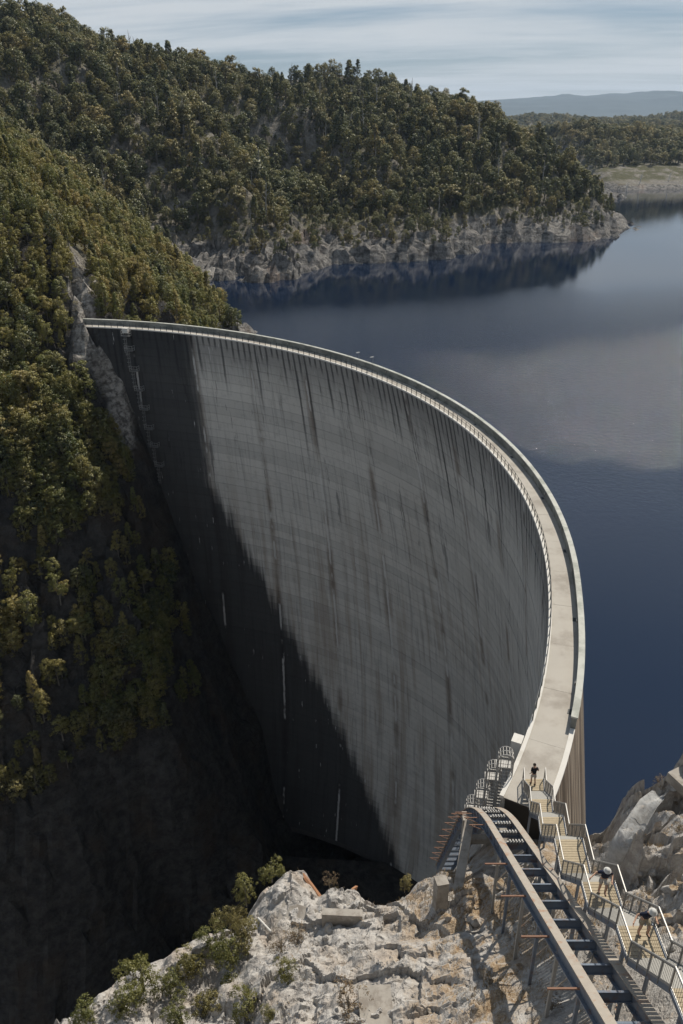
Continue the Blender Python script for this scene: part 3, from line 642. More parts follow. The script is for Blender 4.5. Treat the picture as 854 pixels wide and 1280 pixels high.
aobj('upstream_kerb', *arc_prism(TH0, PEND - 0.001, 8, [(-0.36, -0.45), (0.02, -0.45), (0.02, 0.12), (-0.36, 0.12)], rout0), M_PALE)
post_me = MB().box((0, 0, 0.5), (0.07, 0.10, 1.02)).me('railing_post', M_DARKM)
RSTART = math.radians(-24.5)
for u in np.arange(math.ceil(RSTART * RIN / 1.5) * 1.5, TH1 * RIN - 1, 1.5):
    t = u / RIN; r = rin0(t) + 0.04
    dpart('railing_post', post_me).location = (DC[0] + r * math.cos(t), DC[1] + r * math.sin(t), 0.095)
    COL.objects[-1].rotation_euler = (0, 0, t)
for z in (1.10, 0.68):
    pts = [(DC[0] + (rin0(t) + 0.04) * math.cos(t), DC[1] + (rin0(t) + 0.04) * math.sin(t), z) for t in np.linspace(RSTART, TH1 - 0.01, 130)]
    dpart('rail', MB().tube(pts, 0.028, 5).me('rail', M_DARKM))
for t in np.arange(PEND + 0.05, TH1 - 0.05, 9.0 / RIN):
    r = rout0(t) - 0.43; p = (DC[0] + r * math.cos(t), DC[1] + r * math.sin(t), 0.72)
    o = dpart('wall_light', MB().box((-0.03, 0, 0), (0.16, 0.34, 0.22)).me('wall_light', M_GALVD)); o.location = p; o.rotation_euler = (0, 0, t)
for t in np.arange(PEND + 0.02, TH1 - 0.05, 13.0 / RIN):
    r = rout0(t) - 0.62; o = dpart('drain_grate', MB().box((0, 0, 0), (0.3, 0.6, 0.03)).me('drain_grate', M_DARKM)); o.location = (DC[0] + r * math.cos(t), DC[1] + r * math.sin(t), 0.012); o.rotation_euler = (0, 0, t)
# end block of the crest kerb by the caged ladders
aobj('end_pier', *arc_prism(math.radians(-26.2), math.radians(-25.6), 4, [(-0.9, -1.4), (-0.14, -1.4), (-0.14, 0.30), (-0.9, 0.30)], rin0), M_PALE)
# lamps on the parapet
for px, py, lb in ((453, 448, 'left of the two small flat lamps on posts along the upstream parapet'), (470, 454, 'right of the two small flat lamps on posts along the upstream parapet')):
    g = G(px, py, 1.16); t = math.atan2(g[1] - DC[1], g[0] - DC[0]); r = rout0(t) - 0.15
    L = empty('parapet_lamp', (DC[0] + r * math.cos(t), DC[1] + r * math.sin(t), 1.16), lb, 'lamp', 'lamps on the dam parapet', t)
    MB().tube([(0, 0, 0), (0, 0, 1.25)], 0.035, 6).build('post', M_GALVD, L)
    MB().box((-0.25, 0, 1.30), (0.75, 0.3, 0.1)).build('lamp_head', M_GALV, L)
    MB().box((0, 0, 0.02), (0.2, 0.2, 0.04)).build('base_plate', M_GALVD, L)
# ladders and cages in steps down the left abutment
prev = None
for i, (px, py) in enumerate([(161, 416), (166, 436), (171, 462), (178, 486), (184, 510), (190, 534), (197, 556), (203, 580)]):
    p = face_hit(px, py) if i else face_hit(161, 418); th = math.atan2(p[1] - DC[1], p[0] - DC[0]); p = dam_p(np.array(th), np.array(r_face(th, -p[2]) - 0.5), p[2])
    names = ['topmost, just under the crest', 'second from the top', 'third from the top', 'fourth from the top', 'fifth from the top', 'sixth from the top', 'seventh from the top', 'lowest']
    A = empty('access_platform', tuple(p), 'railed steel ladder platform on the far abutment, ' + names[i] + ' of the eight', 'platform', 'ladder platforms down the abutment', th)
    MB().box((-0.55, 0, 0), (1.1, 2.0, 0.1)).build('deck', M_GALVD, A)
    if i == 0: MB().box((-0.6, 0, 1.2), (0.9, 1.3, 1.0)).build('cabinet', M_PALE, A)
    for y in (-0.95, 0.95):
        MB().bar((-1.05, y, 0), (-1.05, y, 1.1), 0.06).build('post', M_GALV, A); MB().bar((-0.05, y, 0), (-0.05, y, 1.1), 0.06).build('post', M_GALV, A)
    b = MB()
    for z in (0.55, 1.1):
        b.bar((-1.05, -0.95, z), (-1.05, 0.95, z), 0.06); b.bar((-1.05, -0.95, z), (-0.05, -0.95, z), 0.06); b.bar((-1.05, 0.95, z), (-0.05, 0.95, z), 0.06)
    b.build('guard_rail', M_GALV, A)
    l = MB(); H = 4.6
    for y in (-0.25, 0.25): l.bar((-0.45, y + 0.4, -H), (-0.45, y + 0.4, 0.9), 0.07)
    for k in range(15): l.bar((-0.45, 0.15, -H + 0.3 * k), (-0.45, 0.65, -H + 0.3 * k), 0.04)
    l.build('ladder', M_GALVD, A)
    for k in range(4):
        h = MB(); h.tube([(-0.45 - 0.7 * math.sin(a), 0.4 + 0.36 * math.cos(a), -H + 1.0 + k * 0.95) for a in np.linspace(0, math.pi, 7)], 0.03, 4); h.build('cage_hoop', M_GALV, A)

# ------------------------------------------------------------------ stairway down to the crest
SK, SY = 0.65, 41.2
cl_px = [(669, 984), (679, 1022), (692, 1046), (716, 1074), (737, 1100), (757, 1118), (775, 1142), (792, 1166), (829, 1196), (858, 1240), (885, 1285)]
cl_w = [INC(px, py, SY, SK) for px, py in cl_px]
stair = empty('steel_stairway', tuple(cl_w[0]), 'long galvanised steel stairway with landings leading from the rocks down to the crest', 'stairway')
sloc = Vector(stair.location)
def spart(name, me_, par=None):
    o = ob(name, me_, par or stair)
    if par is None: o.matrix_parent_inverse = Matrix.Translation(-sloc)
    return o
# plan path parametrised by Y, straight between three points
py_ = np.array([p[1] for p in cl_w])[::-1]; px_ = np.array([p[0] for p in cl_w])[::-1]
coef = np.polyfit(py_, px_, 2)
def sx(y): return float(np.polyval(coef, y))
# profile: flat landings joined by flights
prof = [(42.2, 0.12), (41.0, 0.12)]
y, z = 41.0, 0.12; fl_list = []; ld_list = [(42.2, 41.0, 0.12)]
for fl_run, ld in ((2.8, 1.2), (2.7, 1.5), (2.8, 2.2), (2.8, 1.4), (2.8, 1.4), (2.9, 1.4), (2.8, 1.6)):
    y1 = y - fl_run; z1 = SK * (SY - (y1 - ld * 0.5)) ; z1 = max(z1, z + 1.2)
    fl_list.append((y, z, y1, z1)); y2 = y1 - ld; ld_list.append((y1, y2, z1)); prof += [(y1, z1), (y2, z1)]
    y, z = y2, z1
HWD = 0.72
M_TREADG = flat_mat('grey_grating_tread', (0.20, 0.195, 0.18), 0.6, 0.2, 9, 0.3)
tread_me = MB().box((0, 0, -0.02), (2 * HWD - 0.06, 0.24, 0.045)).me('tread', M_TREADG)
board_me = MB().box((0, 0, -0.02), (2 * HWD - 0.04, 0.135, 0.04)).me('board', M_BOARD)
for (ya, za, yb, zb) in fl_list:
    n = max(6, int(round((zb - za) / 0.19)))
    for k in range(1, n):
        yy = ya + (yb - ya) * k / n; o = spart('tread', tread_me); o.location = (sx(yy), yy, za + (zb - za) * k / n)
for (ya, yb, zz) in ld_list:
    n = int((ya - yb) / 0.155)
    for k in range(n):
        o = spart('board', board_me); o.location = (sx(ya - 0.08 - k * 0.155), ya - 0.08 - k * 0.155, zz)
PR = [(sx(a), a, b) for a, b in prof]
for sgn in (-1, 1):
    spart('stringer', MB().sweep([(x + sgn * HWD, y, z - 0.10) for x, y, z in PR], [(-0.03, -0.13), (0.03, -0.13), (0.03, 0.13), (-0.03, 0.13)]).me('stringer', M_PAINT))
    spart('handrail', MB().tube([(x + sgn * (HWD + 0.03), y, z + 1.05) for x, y, z in PR], 0.036, 6).me('handrail', M_GALV))
    spart('kick_rail', MB().sweep([(x + sgn * (HWD + 0.03), y, z + 0.10) for x, y, z in PR], [(-0.01, -0.05), (0.01, -0.05), (0.01, 0.05), (-0.01, 0.05)]).me('kick_rail', M_GALV))
    spart('middle_rail', MB().tube([(x + sgn * (HWD + 0.03), y, z + 0.97) for x, y, z in PR], 0.016, 5).me('middle_rail', M_GALVD))
    for a, b_ in zip(PR[:-1], PR[1:]):
        L = math.dist(a, b_); n = max(1, round(L / 1.1))
        for k in range(n):
            t0, t1 = k / n, (k + 1) / n; p = [a[i] + (b_[i] - a[i]) * t0 for i in range(3)]; q = [a[i] + (b_[i] - a[i]) * t1 for i in range(3)]
            o = spart('post', MB().box((0, 0, 0.5), (0.05, 0.05, 1.14)).me('post', M_GALVD)) if not (sgn > 9) else None
            o.location = (p[0] + sgn * (HWD + 0.03), p[1], p[2] - 0.08)
            g = MB(); m_ = max(3, int(L / n / 0.115))
            for w in range(1, m_):
                t = w / m_; r = [p[i] + (q[i] - p[i]) * t for i in range(3)]
                g.bar((r[0] + sgn * (HWD + 0.03), r[1], r[2] + 0.12), (r[0] + sgn * (HWD + 0.03), r[1], r[2] + 0.96), 0.010)
            spart('infill_panel', g.me('infill_panel', M_GALVD))
# trestle posts under the landings
for (ya, yb, zz) in ld_list[1:]:
    for sgn in (-1, 1):
        ym = (ya + yb) / 2; x = sx(ym) + sgn * 0.6; g = float(HNg(np.array(x), np.array(ym))) - 0.4
        if g < zz - 0.3: spart('leg', MB().bar((x, ym, g), (x, ym, zz - 0.12), 0.12).me('leg', M_PAINT))
    g = MB().bar((sx(ya) - HWD, ya - 0.2, zz - 0.15), (sx(ya) + HWD, ya - 0.2, zz - 0.15), 0.09); spart('cross_bearer', g.me('cross_bearer', M_PAINT))

# ------------------------------------------------------------------ inclined hoist track
TX = (9.0, 10.6)
tp = []                                               # profile in (y, z): up the rocks, over the hump, down into the gorge
for y in np.arange(12.0, 35.5, 1.5): tp.append((y, 2.6 + (36.0 - y) * 0.60))
a0 = -math.atan(0.60); a1 = -math.radians(61); Rv = 27.0; NA = 24
for k in range(NA):
    mid = a0 + (a1 - a0) * (k + 0.5) / NA; sl = Rv * abs(a1 - a0) / NA
    tp.append((tp[-1][0] + sl * math.cos(mid), tp[-1][1] + sl * math.sin(mid)))
for k in range(8): tp.append((tp[-1][0] + 2.2 * math.cos(a1), tp[-1][1] + 2.2 * math.sin(a1)))
tp = np.array(tp); ts = np.r_[0, np.cumsum(np.hypot(*np.diff(tp, axis=0).T))]
def trk(s): return float(np.interp(s, ts, tp[:, 0])), float(np.interp(s, ts, tp[:, 1]))
def trk_t(s):
    a, b_ = trk(s - 0.3), trk(s + 0.3); L = math.hypot(b_[0] - a[0], b_[1] - a[1]); return (b_[0] - a[0]) / L, (b_[1] - a[1]) / L
track = empty('hoist_track', (9.8, 30, float(HNg(np.array(9.8), np.array(30.0)))), 'twin blue-grey steel beam hoist track curving over the rocks into the gorge', 'track')
tl = Vector(track.location)
def tpart(name, me_, par=None):
    o = ob(name, me_, par or track)
    if par is None: o.matrix_parent_inverse = Matrix.Translation(-tl)
    return o
s_all = np.arange(0, ts[-1], 0.5)
for X in TX:
    web = [(X, trk(s)[0], trk(s)[1]) for s in s_all]
    bmn = tpart('beam', MB().sweep(web, [(-0.02, -0.36), (0.02, -0.36), (0.02, 0.36), (-0.02, 0.36)]).me('beam', M_PAINT))
    fl_ = MB().sweep([(X, trk(s)[0] + 0.38 * -trk_t(s)[1], trk(s)[1] + 0.38 * trk_t(s)[0]) for s in s_all], [(-0.2, -0.025), (0.2, -0.025), (0.2, 0.025), (-0.2, 0.025)])
    tpart('top_flange', fl_.me('top_flange', M_FLANGE))
    fl_ = MB().sweep([(X, trk(s)[0] - 0.38 * -trk_t(s)[1], trk(s)[1] - 0.38 * trk_t(s)[0]) for s in s_all], [(-0.17, -0.025), (0.17, -0.025), (0.17, 0.025), (-0.17, 0.025)])
    tpart('bottom_flange', fl_.me('bottom_flange', M_PAINT))
    for s in np.arange(0.9, ts[-1] - 1, 1.15):
        y, z = trk(s); ty, tz = trk_t(s); M = Matrix(((1, 0, 0), (0, ty, -tz), (0, tz, ty)))
        if s > 22: tpart('web_stiffener', MB().box((X, y, z), (0.22, 0.03, 0.7), M).me('web_stiffener', M_PAINT))
xm = sum(TX) / 2; gw = TX[1] - TX[0]
for k, s in enumerate(np.arange(1.2, ts[-1] - 1, 2.05)):
    y, z = trk(s); ty, tz = trk_t(s); M = Matrix(((1, 0, 0), (0, ty, -tz), (0, tz, ty)))
    g = MB().box((xm, y, z), (gw - 0.06, 0.03, 0.32), M); g.box(Vector((xm, y, z)) + M @ Vector((0, 0, 0.17)), (gw - 0.06, 0.16, 0.03), M); g.box(Vector((xm, y, z)) + M @ Vector((0, 0, -0.17)), (gw - 0.06, 0.16, 0.03), M)
    tpart('cross_beam', g.me('cross_beam', M_PAINT))
# rope rollers near the hump
for s in np.arange(23.5, 34, 1.7):
    y, z = trk(s); ty, tz = trk_t(s); n = (-tz, ty)
    g = MB()
    g.bar((TX[0] + 0.35, y + n[0] * 0.3, z + n[1] * 0.3), (TX[1] - 0.3, y + n[0] * 0.3, z + n[1] * 0.3), 0.09)
    for x in np.arange(TX[0] + 0.5, TX[1] - 0.35, 0.17): g.tube([(x, y + n[0] * 0.3, z + n[1] * 0.3), (x + 0.07, y + n[0] * 0.3, z + n[1] * 0.3)], 0.16, 10)
    tpart('rope_roller', g.me('rope_roller', M_GALVD))
# outrigger brackets on the gorge side
for s in list(np.arange(3.5, 22, 4.3)) + list(np.arange(27.5, ts[-1] - 4, 2.1)):
    y, z = trk(s); x = TX[0] - 0.2
    g = MB().bar((x, y, z + 0.1), (x - 0.95, y, z + 0.1), 0.045); g.bar((x, y, z - 0.38), (x - 0.85, y, z + 0.06), 0.03)
    if s < 22: g = MB().bar((x, y, z + 0.1), (x - 1.2, y, z + 0.1), 0.07)
    tpart('bracket', g.me('bracket', M_RUST))
# legs and wind bracing
for k, s in enumerate(np.arange(2.0, 24.5, 3.1)):
    y, z = trk(s)
    for X in TX:
        g0 = float(HNg(np.array(X), np.array(y))) - 0.4
        if g0 < z - 0.6: tpart('leg', MB().bar((X, y, g0), (X, y, z - 0.38), 0.14).me('leg', M_GALV if k % 2 else M_PAINT))
    g0 = float(HNg(np.array(xm), np.array(y)))
    tpart('brace', MB().bar((TX[0], y, max(g0, z - 3.0)), (TX[1], y, z - 0.4), 0.05).me('brace', M_FLANGE))
    tpart('brace', MB().bar((TX[1] - 0.1, y, z - 0.4), (TX[0] + 0.1, y - 2.6, z + 1.0), 0.045).me('brace', M_FLANGE))

# concrete trestle under the hump
cb = (7.0, 34.6); g0 = float(HNg(np.array(8.2), np.array(35.0)))
tr = empty('concrete_trestle', (8.6, 35.5, g0), 'raking concrete trestle carrying the hump of the hoist track', 'trestle'); trl = Vector(tr.location)
def trp(name, m_):
    o = m_.build(name, M_CONC, tr); o.matrix_parent_inverse = Matrix.Translation(-trl)
trp('raking_leg', MB().bar((6.7, 32.6, -3.4), (8.75, 39.6, -1.0), 0.6, 0.65)); trp('raking_leg', MB().bar((11.0, 33.4, -2.6), (10.85, 39.8, -1.0), 0.5, 0.6))
trp('column', MB().bar((8.9, 41.0, -12.5), (8.9, 41.0, -2.3), 0.6)); trp('column', MB().bar((10.7, 41.2, -12.5), (10.7, 41.2, -2.3), 0.6))
trp('cross_head', MB().box((9.8, 40.2, -1.55), (2.9, 0.8, 0.5))); trp('tie_beam', MB().box((9.8, 41.1, -4.6), (1.4, 0.45, 0.5))); trp('tie_beam', MB().box((9.8, 41.1, -7.6), (1.4, 0.45, 0.5)))
trp('footing', MB().box((7.1, 33.3, -3.5), (1.7, 1.6, 1.2)))

# ------------------------------------------------------------------ caged ladders beside the crest end
spots = [(11.6, 42.9, 1.55, 'tallest, nearest the walkway'), (11.3, 44.6, -1.3, 'second from the walkway'), (11.1, 46.6, -5.2, 'third from the walkway'), (10.8, 48.4, -8.7, 'lowest, farthest down the abutment')]
for x, y, zt, w in spots:
    Lh = 5.6; wd = 0.52
    C = empty('caged_ladder', (x, y, zt - Lh), 'galvanised ladder in a hooped safety cage, ' + w, 'ladder', 'caged ladders by the crest end', math.radians(-8))
    for sgn in (-1, 1): MB().bar((sgn * 0.26, 0.45, 0), (sgn * 0.26, 0.45, Lh), 0.06).build('side_rail', M_GALV, C)
    for k in range(17): MB().bar((-0.26, 0.45, 0.3 + 0.3 * k), (0.26, 0.45, 0.3 + 0.3 * k), 0.03).build('rung', M_GALV, C)
    for yy in (-0.42, 0.0, 0.42):
        MB().tube([(-wd, yy, 1.2), (-wd, yy, Lh)] + [(-wd * math.cos(a), yy, Lh + wd * math.sin(a)) for a in np.linspace(0, math.pi, 11)] + [(wd, yy, Lh), (wd, yy, 1.2)], 0.038, 6, (0, 1, 0)).build('cage_arch', M_GALV, C)
    for k in range(14):
        z = 1.3 + k * 0.33
        MB().tube([(-wd, 0.42, z), (-wd, -0.42, z), (wd, -0.42, z), (wd, 0.42, z)], 0.018, 4).build('cage_hoop', M_GALV, C)
    for a in np.linspace(0.25, math.pi - 0.25, 7): MB().bar((-wd * math.cos(a), -0.44, Lh + wd * math.sin(a)), (-wd * math.cos(a), 0.44, Lh + wd * math.sin(a)), 0.022).build('cage_strap', M_GALV, C)
    for xx in np.linspace(-wd, wd, 7)[1:-1]: MB().bar((xx, -0.42, 1.3), (xx, -0.42, Lh + math.sqrt(max(wd * wd - xx * xx, 0))), 0.018).build('cage_strap', M_GALV, C)
    MB().box((0, 0.9, Lh - 1.6), (1.1, 0.8, 0.07)).build('platform', M_GALVD, C)

# ------------------------------------------------------------------ vegetation
def leaf_mat(name, stops, trans=0.28, nsc=0.35):
    m = bpy.data.materials.new(name); m.use_nodes = True; nb = NB(m.node_tree)
    for n in list(m.node_tree.nodes): m.node_tree.nodes.remove(n)
    rndv = nb.n('ShaderNodeObjectInfo').outputs['Random']; P = nb.n('ShaderNodeNewGeometry').outputs['Position']
    patch = nb.noise(P, 0.03, 4, 0.65); leafn = nb.noise(P, nsc, 2, 0.6)
    f = nb.m('ADD', nb.m('MULTIPLY', rndv, 0.55), nb.m('ADD', nb.m('MULTIPLY', nb.m('SUBTRACT', patch, 0.5), 1.6), 0.25), clamp=True)
    c = nb.ramp(f, stops); c = nb.mix(nb.m('MULTIPLY', nb.ss(leafn, 0.4, 0.75), 0.4), c, (0.27, 0.23, 0.085))
    c = nb.mix(nb.m('MULTIPLY', nb.ss(leafn, 0.5, 0.25), 0.4), c, (0.02, 0.026, 0.012))
    d = nb.n('ShaderNodeBsdfDiffuse'); t = nb.n('ShaderNodeBsdfTranslucent'); nb.put(d.inputs[0], c); nb.put(t.inputs[0], c)
    mx = nb.n('ShaderNodeMixShader'); mx.inputs[0].default_value = trans; nb.L.new(d.outputs[0], mx.inputs[1]); nb.L.new(t.outputs[0], mx.inputs[2])
    g = nb.n('ShaderNodeBsdfGlossy'); g.inputs['Roughness'].default_value = 0.5; m2 = nb.n('ShaderNodeMixShader'); m2.inputs[0].default_value = 0.04
    nb.L.new(mx.outputs[0], m2.inputs[1]); nb.L.new(g.outputs[0], m2.inputs[2])
    o = nb.n('ShaderNodeOutputMaterial'); nb.L.new(m2.outputs[0], o.inputs[0]); return m
L_WARM = leaf_mat('warm_scrub_leaves', [(0.0, (0.075, 0.10, 0.026)), (0.35, (0.155, 0.165, 0.042)), (0.65, (0.24, 0.21, 0.055)), (1.0, (0.34, 0.25, 0.085))])
L_COOL = leaf_mat('rainforest_leaves', [(0.0, (0.04, 0.056, 0.024)), (0.35, (0.085, 0.10, 0.038)), (0.65, (0.15, 0.145, 0.052)), (1.0, (0.25, 0.20, 0.075))])
L_PALE = leaf_mat('gum_leaves', [(0.0, (0.13, 0.15, 0.09)), (0.5, (0.20, 0.19, 0.095)), (1.0, (0.32, 0.25, 0.10))])
L_BUSH = leaf_mat('olive_bush_leaves', [(0.0, (0.11, 0.125, 0.03)), (0.5, (0.17, 0.165, 0.045)), (1.0, (0.25, 0.19, 0.08))], 0.35, 3.0)
L_DRY = leaf_mat('dry_shrub_twigs', [(0.0, (0.11, 0.075, 0.045)), (0.5, (0.19, 0.13, 0.08)), (1.0, (0.25, 0.185, 0.12))], 0.25, 3.0)
M_BARK = flat_mat('grey_bark', (0.13, 0.115, 0.095), 0.9, 0.3, 2.0)
M_DEAD = flat_mat('bleached_wood', (0.55, 0.53, 0.5), 0.9, 0.1, 2.0)

def leaves(clumps, per, size, R):
    """clumps: (centre, radius); leaf-sized quads spread over each clump"""
    nC = len(clumps); c = np.repeat(np.array([q[0] for q in clumps]), per, 0); r = np.repeat(np.array([q[1] for q in clumps]), per)
    n = len(c); d = R.normal(size=(n, 3)); d /= np.linalg.norm(d, axis=1)[:, None]
    p = c + d * (r * R.uniform(0.45, 1.0, n))[:, None] * np.array([1, 1, 0.8])
    nrm = d + R.normal(size=(n, 3)) * 0.7 + np.array([0, 0, 0.5]); nrm /= np.linalg.norm(nrm, axis=1)[:, None]
    a = np.cross(nrm, R.normal(size=(n, 3))); a /= np.linalg.norm(a, axis=1)[:, None] + 1e-9; b = np.cross(nrm, a)
    s = size * R.uniform(0.6, 1.3, n)[:, None]
    V = np.stack([p - a * s * 0.5, p + b * s * 0.28, p + a * s * 0.5, p - b * s * 0.28], 1).reshape(-1, 3)
    ctr = np.array([0, 0, np.median(p[:, 2]) * 0.75]); o1 = p - ctr; o1 /= np.linalg.norm(o1, axis=1)[:, None] + 1e-9
    vn = 0.45 * o1 + 0.55 * d + 0.35 * R.normal(size=(n, 3)) * 0.6; vn /= np.linalg.norm(vn, axis=1)[:, None]
    Fc = []
    gn = np.cross(b, -a)                              # winding follows the outward side
    flip = (np.cross(V.reshape(n, 4, 3)[:, 1] - V.reshape(n, 4, 3)[:, 0], V.reshape(n, 4, 3)[:, 2] - V.reshape(n, 4, 3)[:, 0]) * vn).sum(1) < 0
    for i in range(n): Fc.append((4 * i, 4 * i + 3, 4 * i + 2, 4 * i + 1) if flip[i] else (4 * i, 4 * i + 1, 4 * i + 2, 4 * i + 3))
    return V, Fc, np.repeat(vn, 4, 0)
def tree_shape(kind, seed, per, size, ncl):
    R = np.random.RandomState(seed); cl = []; limbs = []
    if kind == 'round':
        H, Wd = 8.0, 2.5
        for k in range(ncl):
            h = R.uniform(0.04, 1.0); a = R.uniform(0, 6.28); rr = Wd * math.sqrt(max(0.05, 1 - (2 * (h - 0.42) / 1.2) ** 2)) * R.uniform(0.5, 1.0)
            cl.append(((rr * math.cos(a), rr * math.sin(a), h * H), R.uniform(0.55, 0.95)))
    elif kind == 'cone':
        H, Wd = 9.5, 2.0
        for k in range(ncl):
            h = R.uniform(0.06, 1.0) ** 0.9; a = R.uniform(0, 6.28); rr = (Wd * (1 - h) ** 0.65 + 0.2) * R.uniform(0.6, 1.0)
            cl.append(((rr * math.cos(a), rr * math.sin(a), h * H), R.uniform(0.4, 0.75)))
    elif kind == 'lobed':
        H, Wd = 9.0, 2.8; lobes = [(R.uniform(-1.6, 1.6), R.uniform(-1.6, 1.6), R.uniform(3.5, 8.2), R.uniform(1.1, 1.8)) for _ in range(7)]
        for k in range(ncl):
            L = lobes[R.randint(7)]; d = R.normal(size=3); d /= np.linalg.norm(d); d[2] = abs(d[2]) * 0.8 - 0.2
            cl.append(((L[0] + d[0] * L[3], L[1] + d[1] * L[3], L[2] + d[2] * L[3]), R.uniform(0.45, 0.75)))
        limbs = [(l[0], l[1], l[2]) for l in lobes]
    else:                                             # bush
        H, Wd = 2.2, 1.15; lobes = [(R.uniform(-0.7, 0.7), R.uniform(-0.7, 0.7), R.uniform(0.5, 1.8), R.uniform(0.35, 0.6)) for _ in range(9)]
        for k in range(ncl):
            L = lobes[R.randint(9)]; d = R.normal(size=3); d /= np.linalg.norm(d); d[2] = abs(d[2]) - 0.25
            cl.append(((L[0] + d[0] * L[3], L[1] + d[1] * L[3], L[2] + d[2] * L[3]), R.uniform(0.13, 0.24)))
        limbs = [(l[0], l[1], l[2]) for l in lobes]
    V, Fc, VN = leaves(cl, per, size, R)
    t = MB(); rt = 0.16 if H > 3 else 0.05
    lean = R.uniform(-0.3, 0.3, 2) * (1 if H > 3 else 0.2)
    t.taper([(0, 0, -1.2 if H > 3 else -0.3), (lean[0] * 0.4, lean[1] * 0.4, H * 0.35), (lean[0], lean[1], H * 0.9)], [rt * 1.4, rt, rt * 0.25], 6)
    if not limbs: limbs = [(c[0][0] * 0.8, c[0][1] * 0.8, c[0][2]) for c in cl[::max(1, len(cl) // 7)]]
    for l in limbs:
        z0 = max(0.1, l[2] * 0.5); t.taper([(lean[0] * 0.5, lean[1] * 0.5, z0), (l[0] * 0.6, l[1] * 0.6, z0 + (l[2] - z0) * 0.55), l], [rt * 0.55, rt * 0.35, rt * 0.12], 4)
    return V, Fc, t, VN
PROTO = {}
def proto(key, kind, seed, per, size, ncl, lm):
    V, Fc, t, VN = tree_shape(kind, seed, per, size, ncl)
    cm = mesh(key + '_crown', V, Fc, [lm]); tm = t.me(key + '_trunk', M_BARK)
    V2 = np.concatenate([V, np.array(t.v)]); F2 = Fc + [tuple(i + len(V) for i in q) for q in t.f]
    jm = mesh(key, V2, F2, [lm, M_BARK], midx=[0] * len(Fc) + [1] * len(t.f))
    for m_, vn in ((cm, VN), (jm, np.concatenate([VN, np.tile([0, 0, 0], (len(t.v), 1))]))):
        m_.polygons.foreach_set('use_smooth', np.ones(len(m_.polygons), bool)); m_.normals_split_custom_set_from_vertices([tuple(q) for q in vn])
    PROTO[key] = (cm, tm, jm)
for i in range(3):
    proto('warm%d' % i, ['round', 'cone', 'lobed'][i], 10 + i, 38, 0.33, 72, L_WARM)
    proto('cool%d' % i, ['round', 'cone', 'lobed'][i], 20 + i, 28, 0.45, 64, L_COOL)
proto('cool3', 'cone', 31, 28, 0.44, 60, L_COOL)
proto('pale0', 'lobed', 41, 26, 0.45, 60, L_PALE); proto('pale1', 'round', 42, 26, 0.45, 60, L_PALE)

def stag_proto(key, seed):
    R = np.random.RandomState(seed); t = MB(); H = 9.0
    t.taper([(0, 0, -1), (0.2, 0.1, H * 0.5), (0.1, -0.2, H)], [0.2, 0.13, 0.04], 6)
    for k in range(13):
        z = H * R.uniform(0.3, 0.95); a = R.uniform(0, 6.28); L = R.uniform(0.8, 2.4) * (1.15 - z / H)
        m_ = (0.15 + L * 0.5 * math.cos(a), L * 0.5 * math.sin(a), z + L * 0.35); e_ = (0.15 + L * math.cos(a + 0.2), L * math.sin(a + 0.2), z + L * 0.95)
        t.taper([(0.15, 0, z), m_, e_], [0.07, 0.05, 0.02], 4)
    tm = t.me(key + '_trunk', M_STAG); PROTO[key] = (None, tm, tm)
M_STAG = flat_mat('weathered_grey_timber', (0.30, 0.285, 0.26), 0.9, 0.25, 1.5)
stag_proto('stag0', 51)
def scatter_nodes(name, keys):
    cc = bpy.data.collections.new(name + '_kinds')    # kept out of the scene: only the scattered copies show
    for k in keys: cc.objects.link(bpy.data.objects.new('kind_%d' % keys.index(k), PROTO[k][2]))
    ng = bpy.data.node_groups.new(name, 'GeometryNodeTree')
    ng.interface.new_socket('Geometry', in_out='INPUT', socket_type='NodeSocketGeometry'); ng.interface.new_socket('Geometry', in_out='OUTPUT', socket_type='NodeSocketGeometry')
    N = ng.nodes; L = ng.links; gi = N.new('NodeGroupInput'); go = N.new('NodeGroupOutput')
    ci = N.new('GeometryNodeCollectionInfo'); ci.inputs[0].default_value = cc; ci.inputs[1].default_value = True; ci.inputs[2].default_value = True
    iop = N.new('GeometryNodeInstanceOnPoints'); iop.inputs['Pick Instance'].default_value = True
    def attr(nm, t):
        a = N.new('GeometryNodeInputNamedAttribute'); a.data_type = t; a.inputs[0].default_value = nm; return a.outputs[0]
    L.new(gi.outputs[0], iop.inputs['Points']); L.new(ci.outputs[0], iop.inputs['Instance']); L.new(attr('kind', 'INT'), iop.inputs['Instance Index'])
    L.new(attr('rot', 'FLOAT_VECTOR'), iop.inputs['Rotation']); L.new(attr('size', 'FLOAT_VECTOR'), iop.inputs['Scale']); L.new(iop.outputs[0], go.inputs[0])
    return ng
def scatter(name, pts, kinds, rots, sizes, keys):
    me_ = bpy.data.meshes.new(name); me_.vertices.add(len(pts)); me_.vertices.foreach_set('co', np.asarray(pts, np.float32).ravel())
    a = me_.attributes.new('kind', 'INT', 'POINT'); a.data.foreach_set('value', np.asarray(kinds, np.int32))
    a = me_.attributes.new('rot', 'FLOAT_VECTOR', 'POINT'); r = np.zeros((len(pts), 3), np.float32); r[:, 2] = rots; a.data.foreach_set('vector', r.ravel())
    a = me_.attributes.new('size', 'FLOAT_VECTOR', 'POINT'); a.data.foreach_set('vector', np.asarray(sizes, np.float32).ravel())
    o = ob(name, me_); md = o.modifiers.new('scatter', 'NODES'); md.node_group = scatter_nodes(name, keys); o['kind'] = 'stuff'
    return o

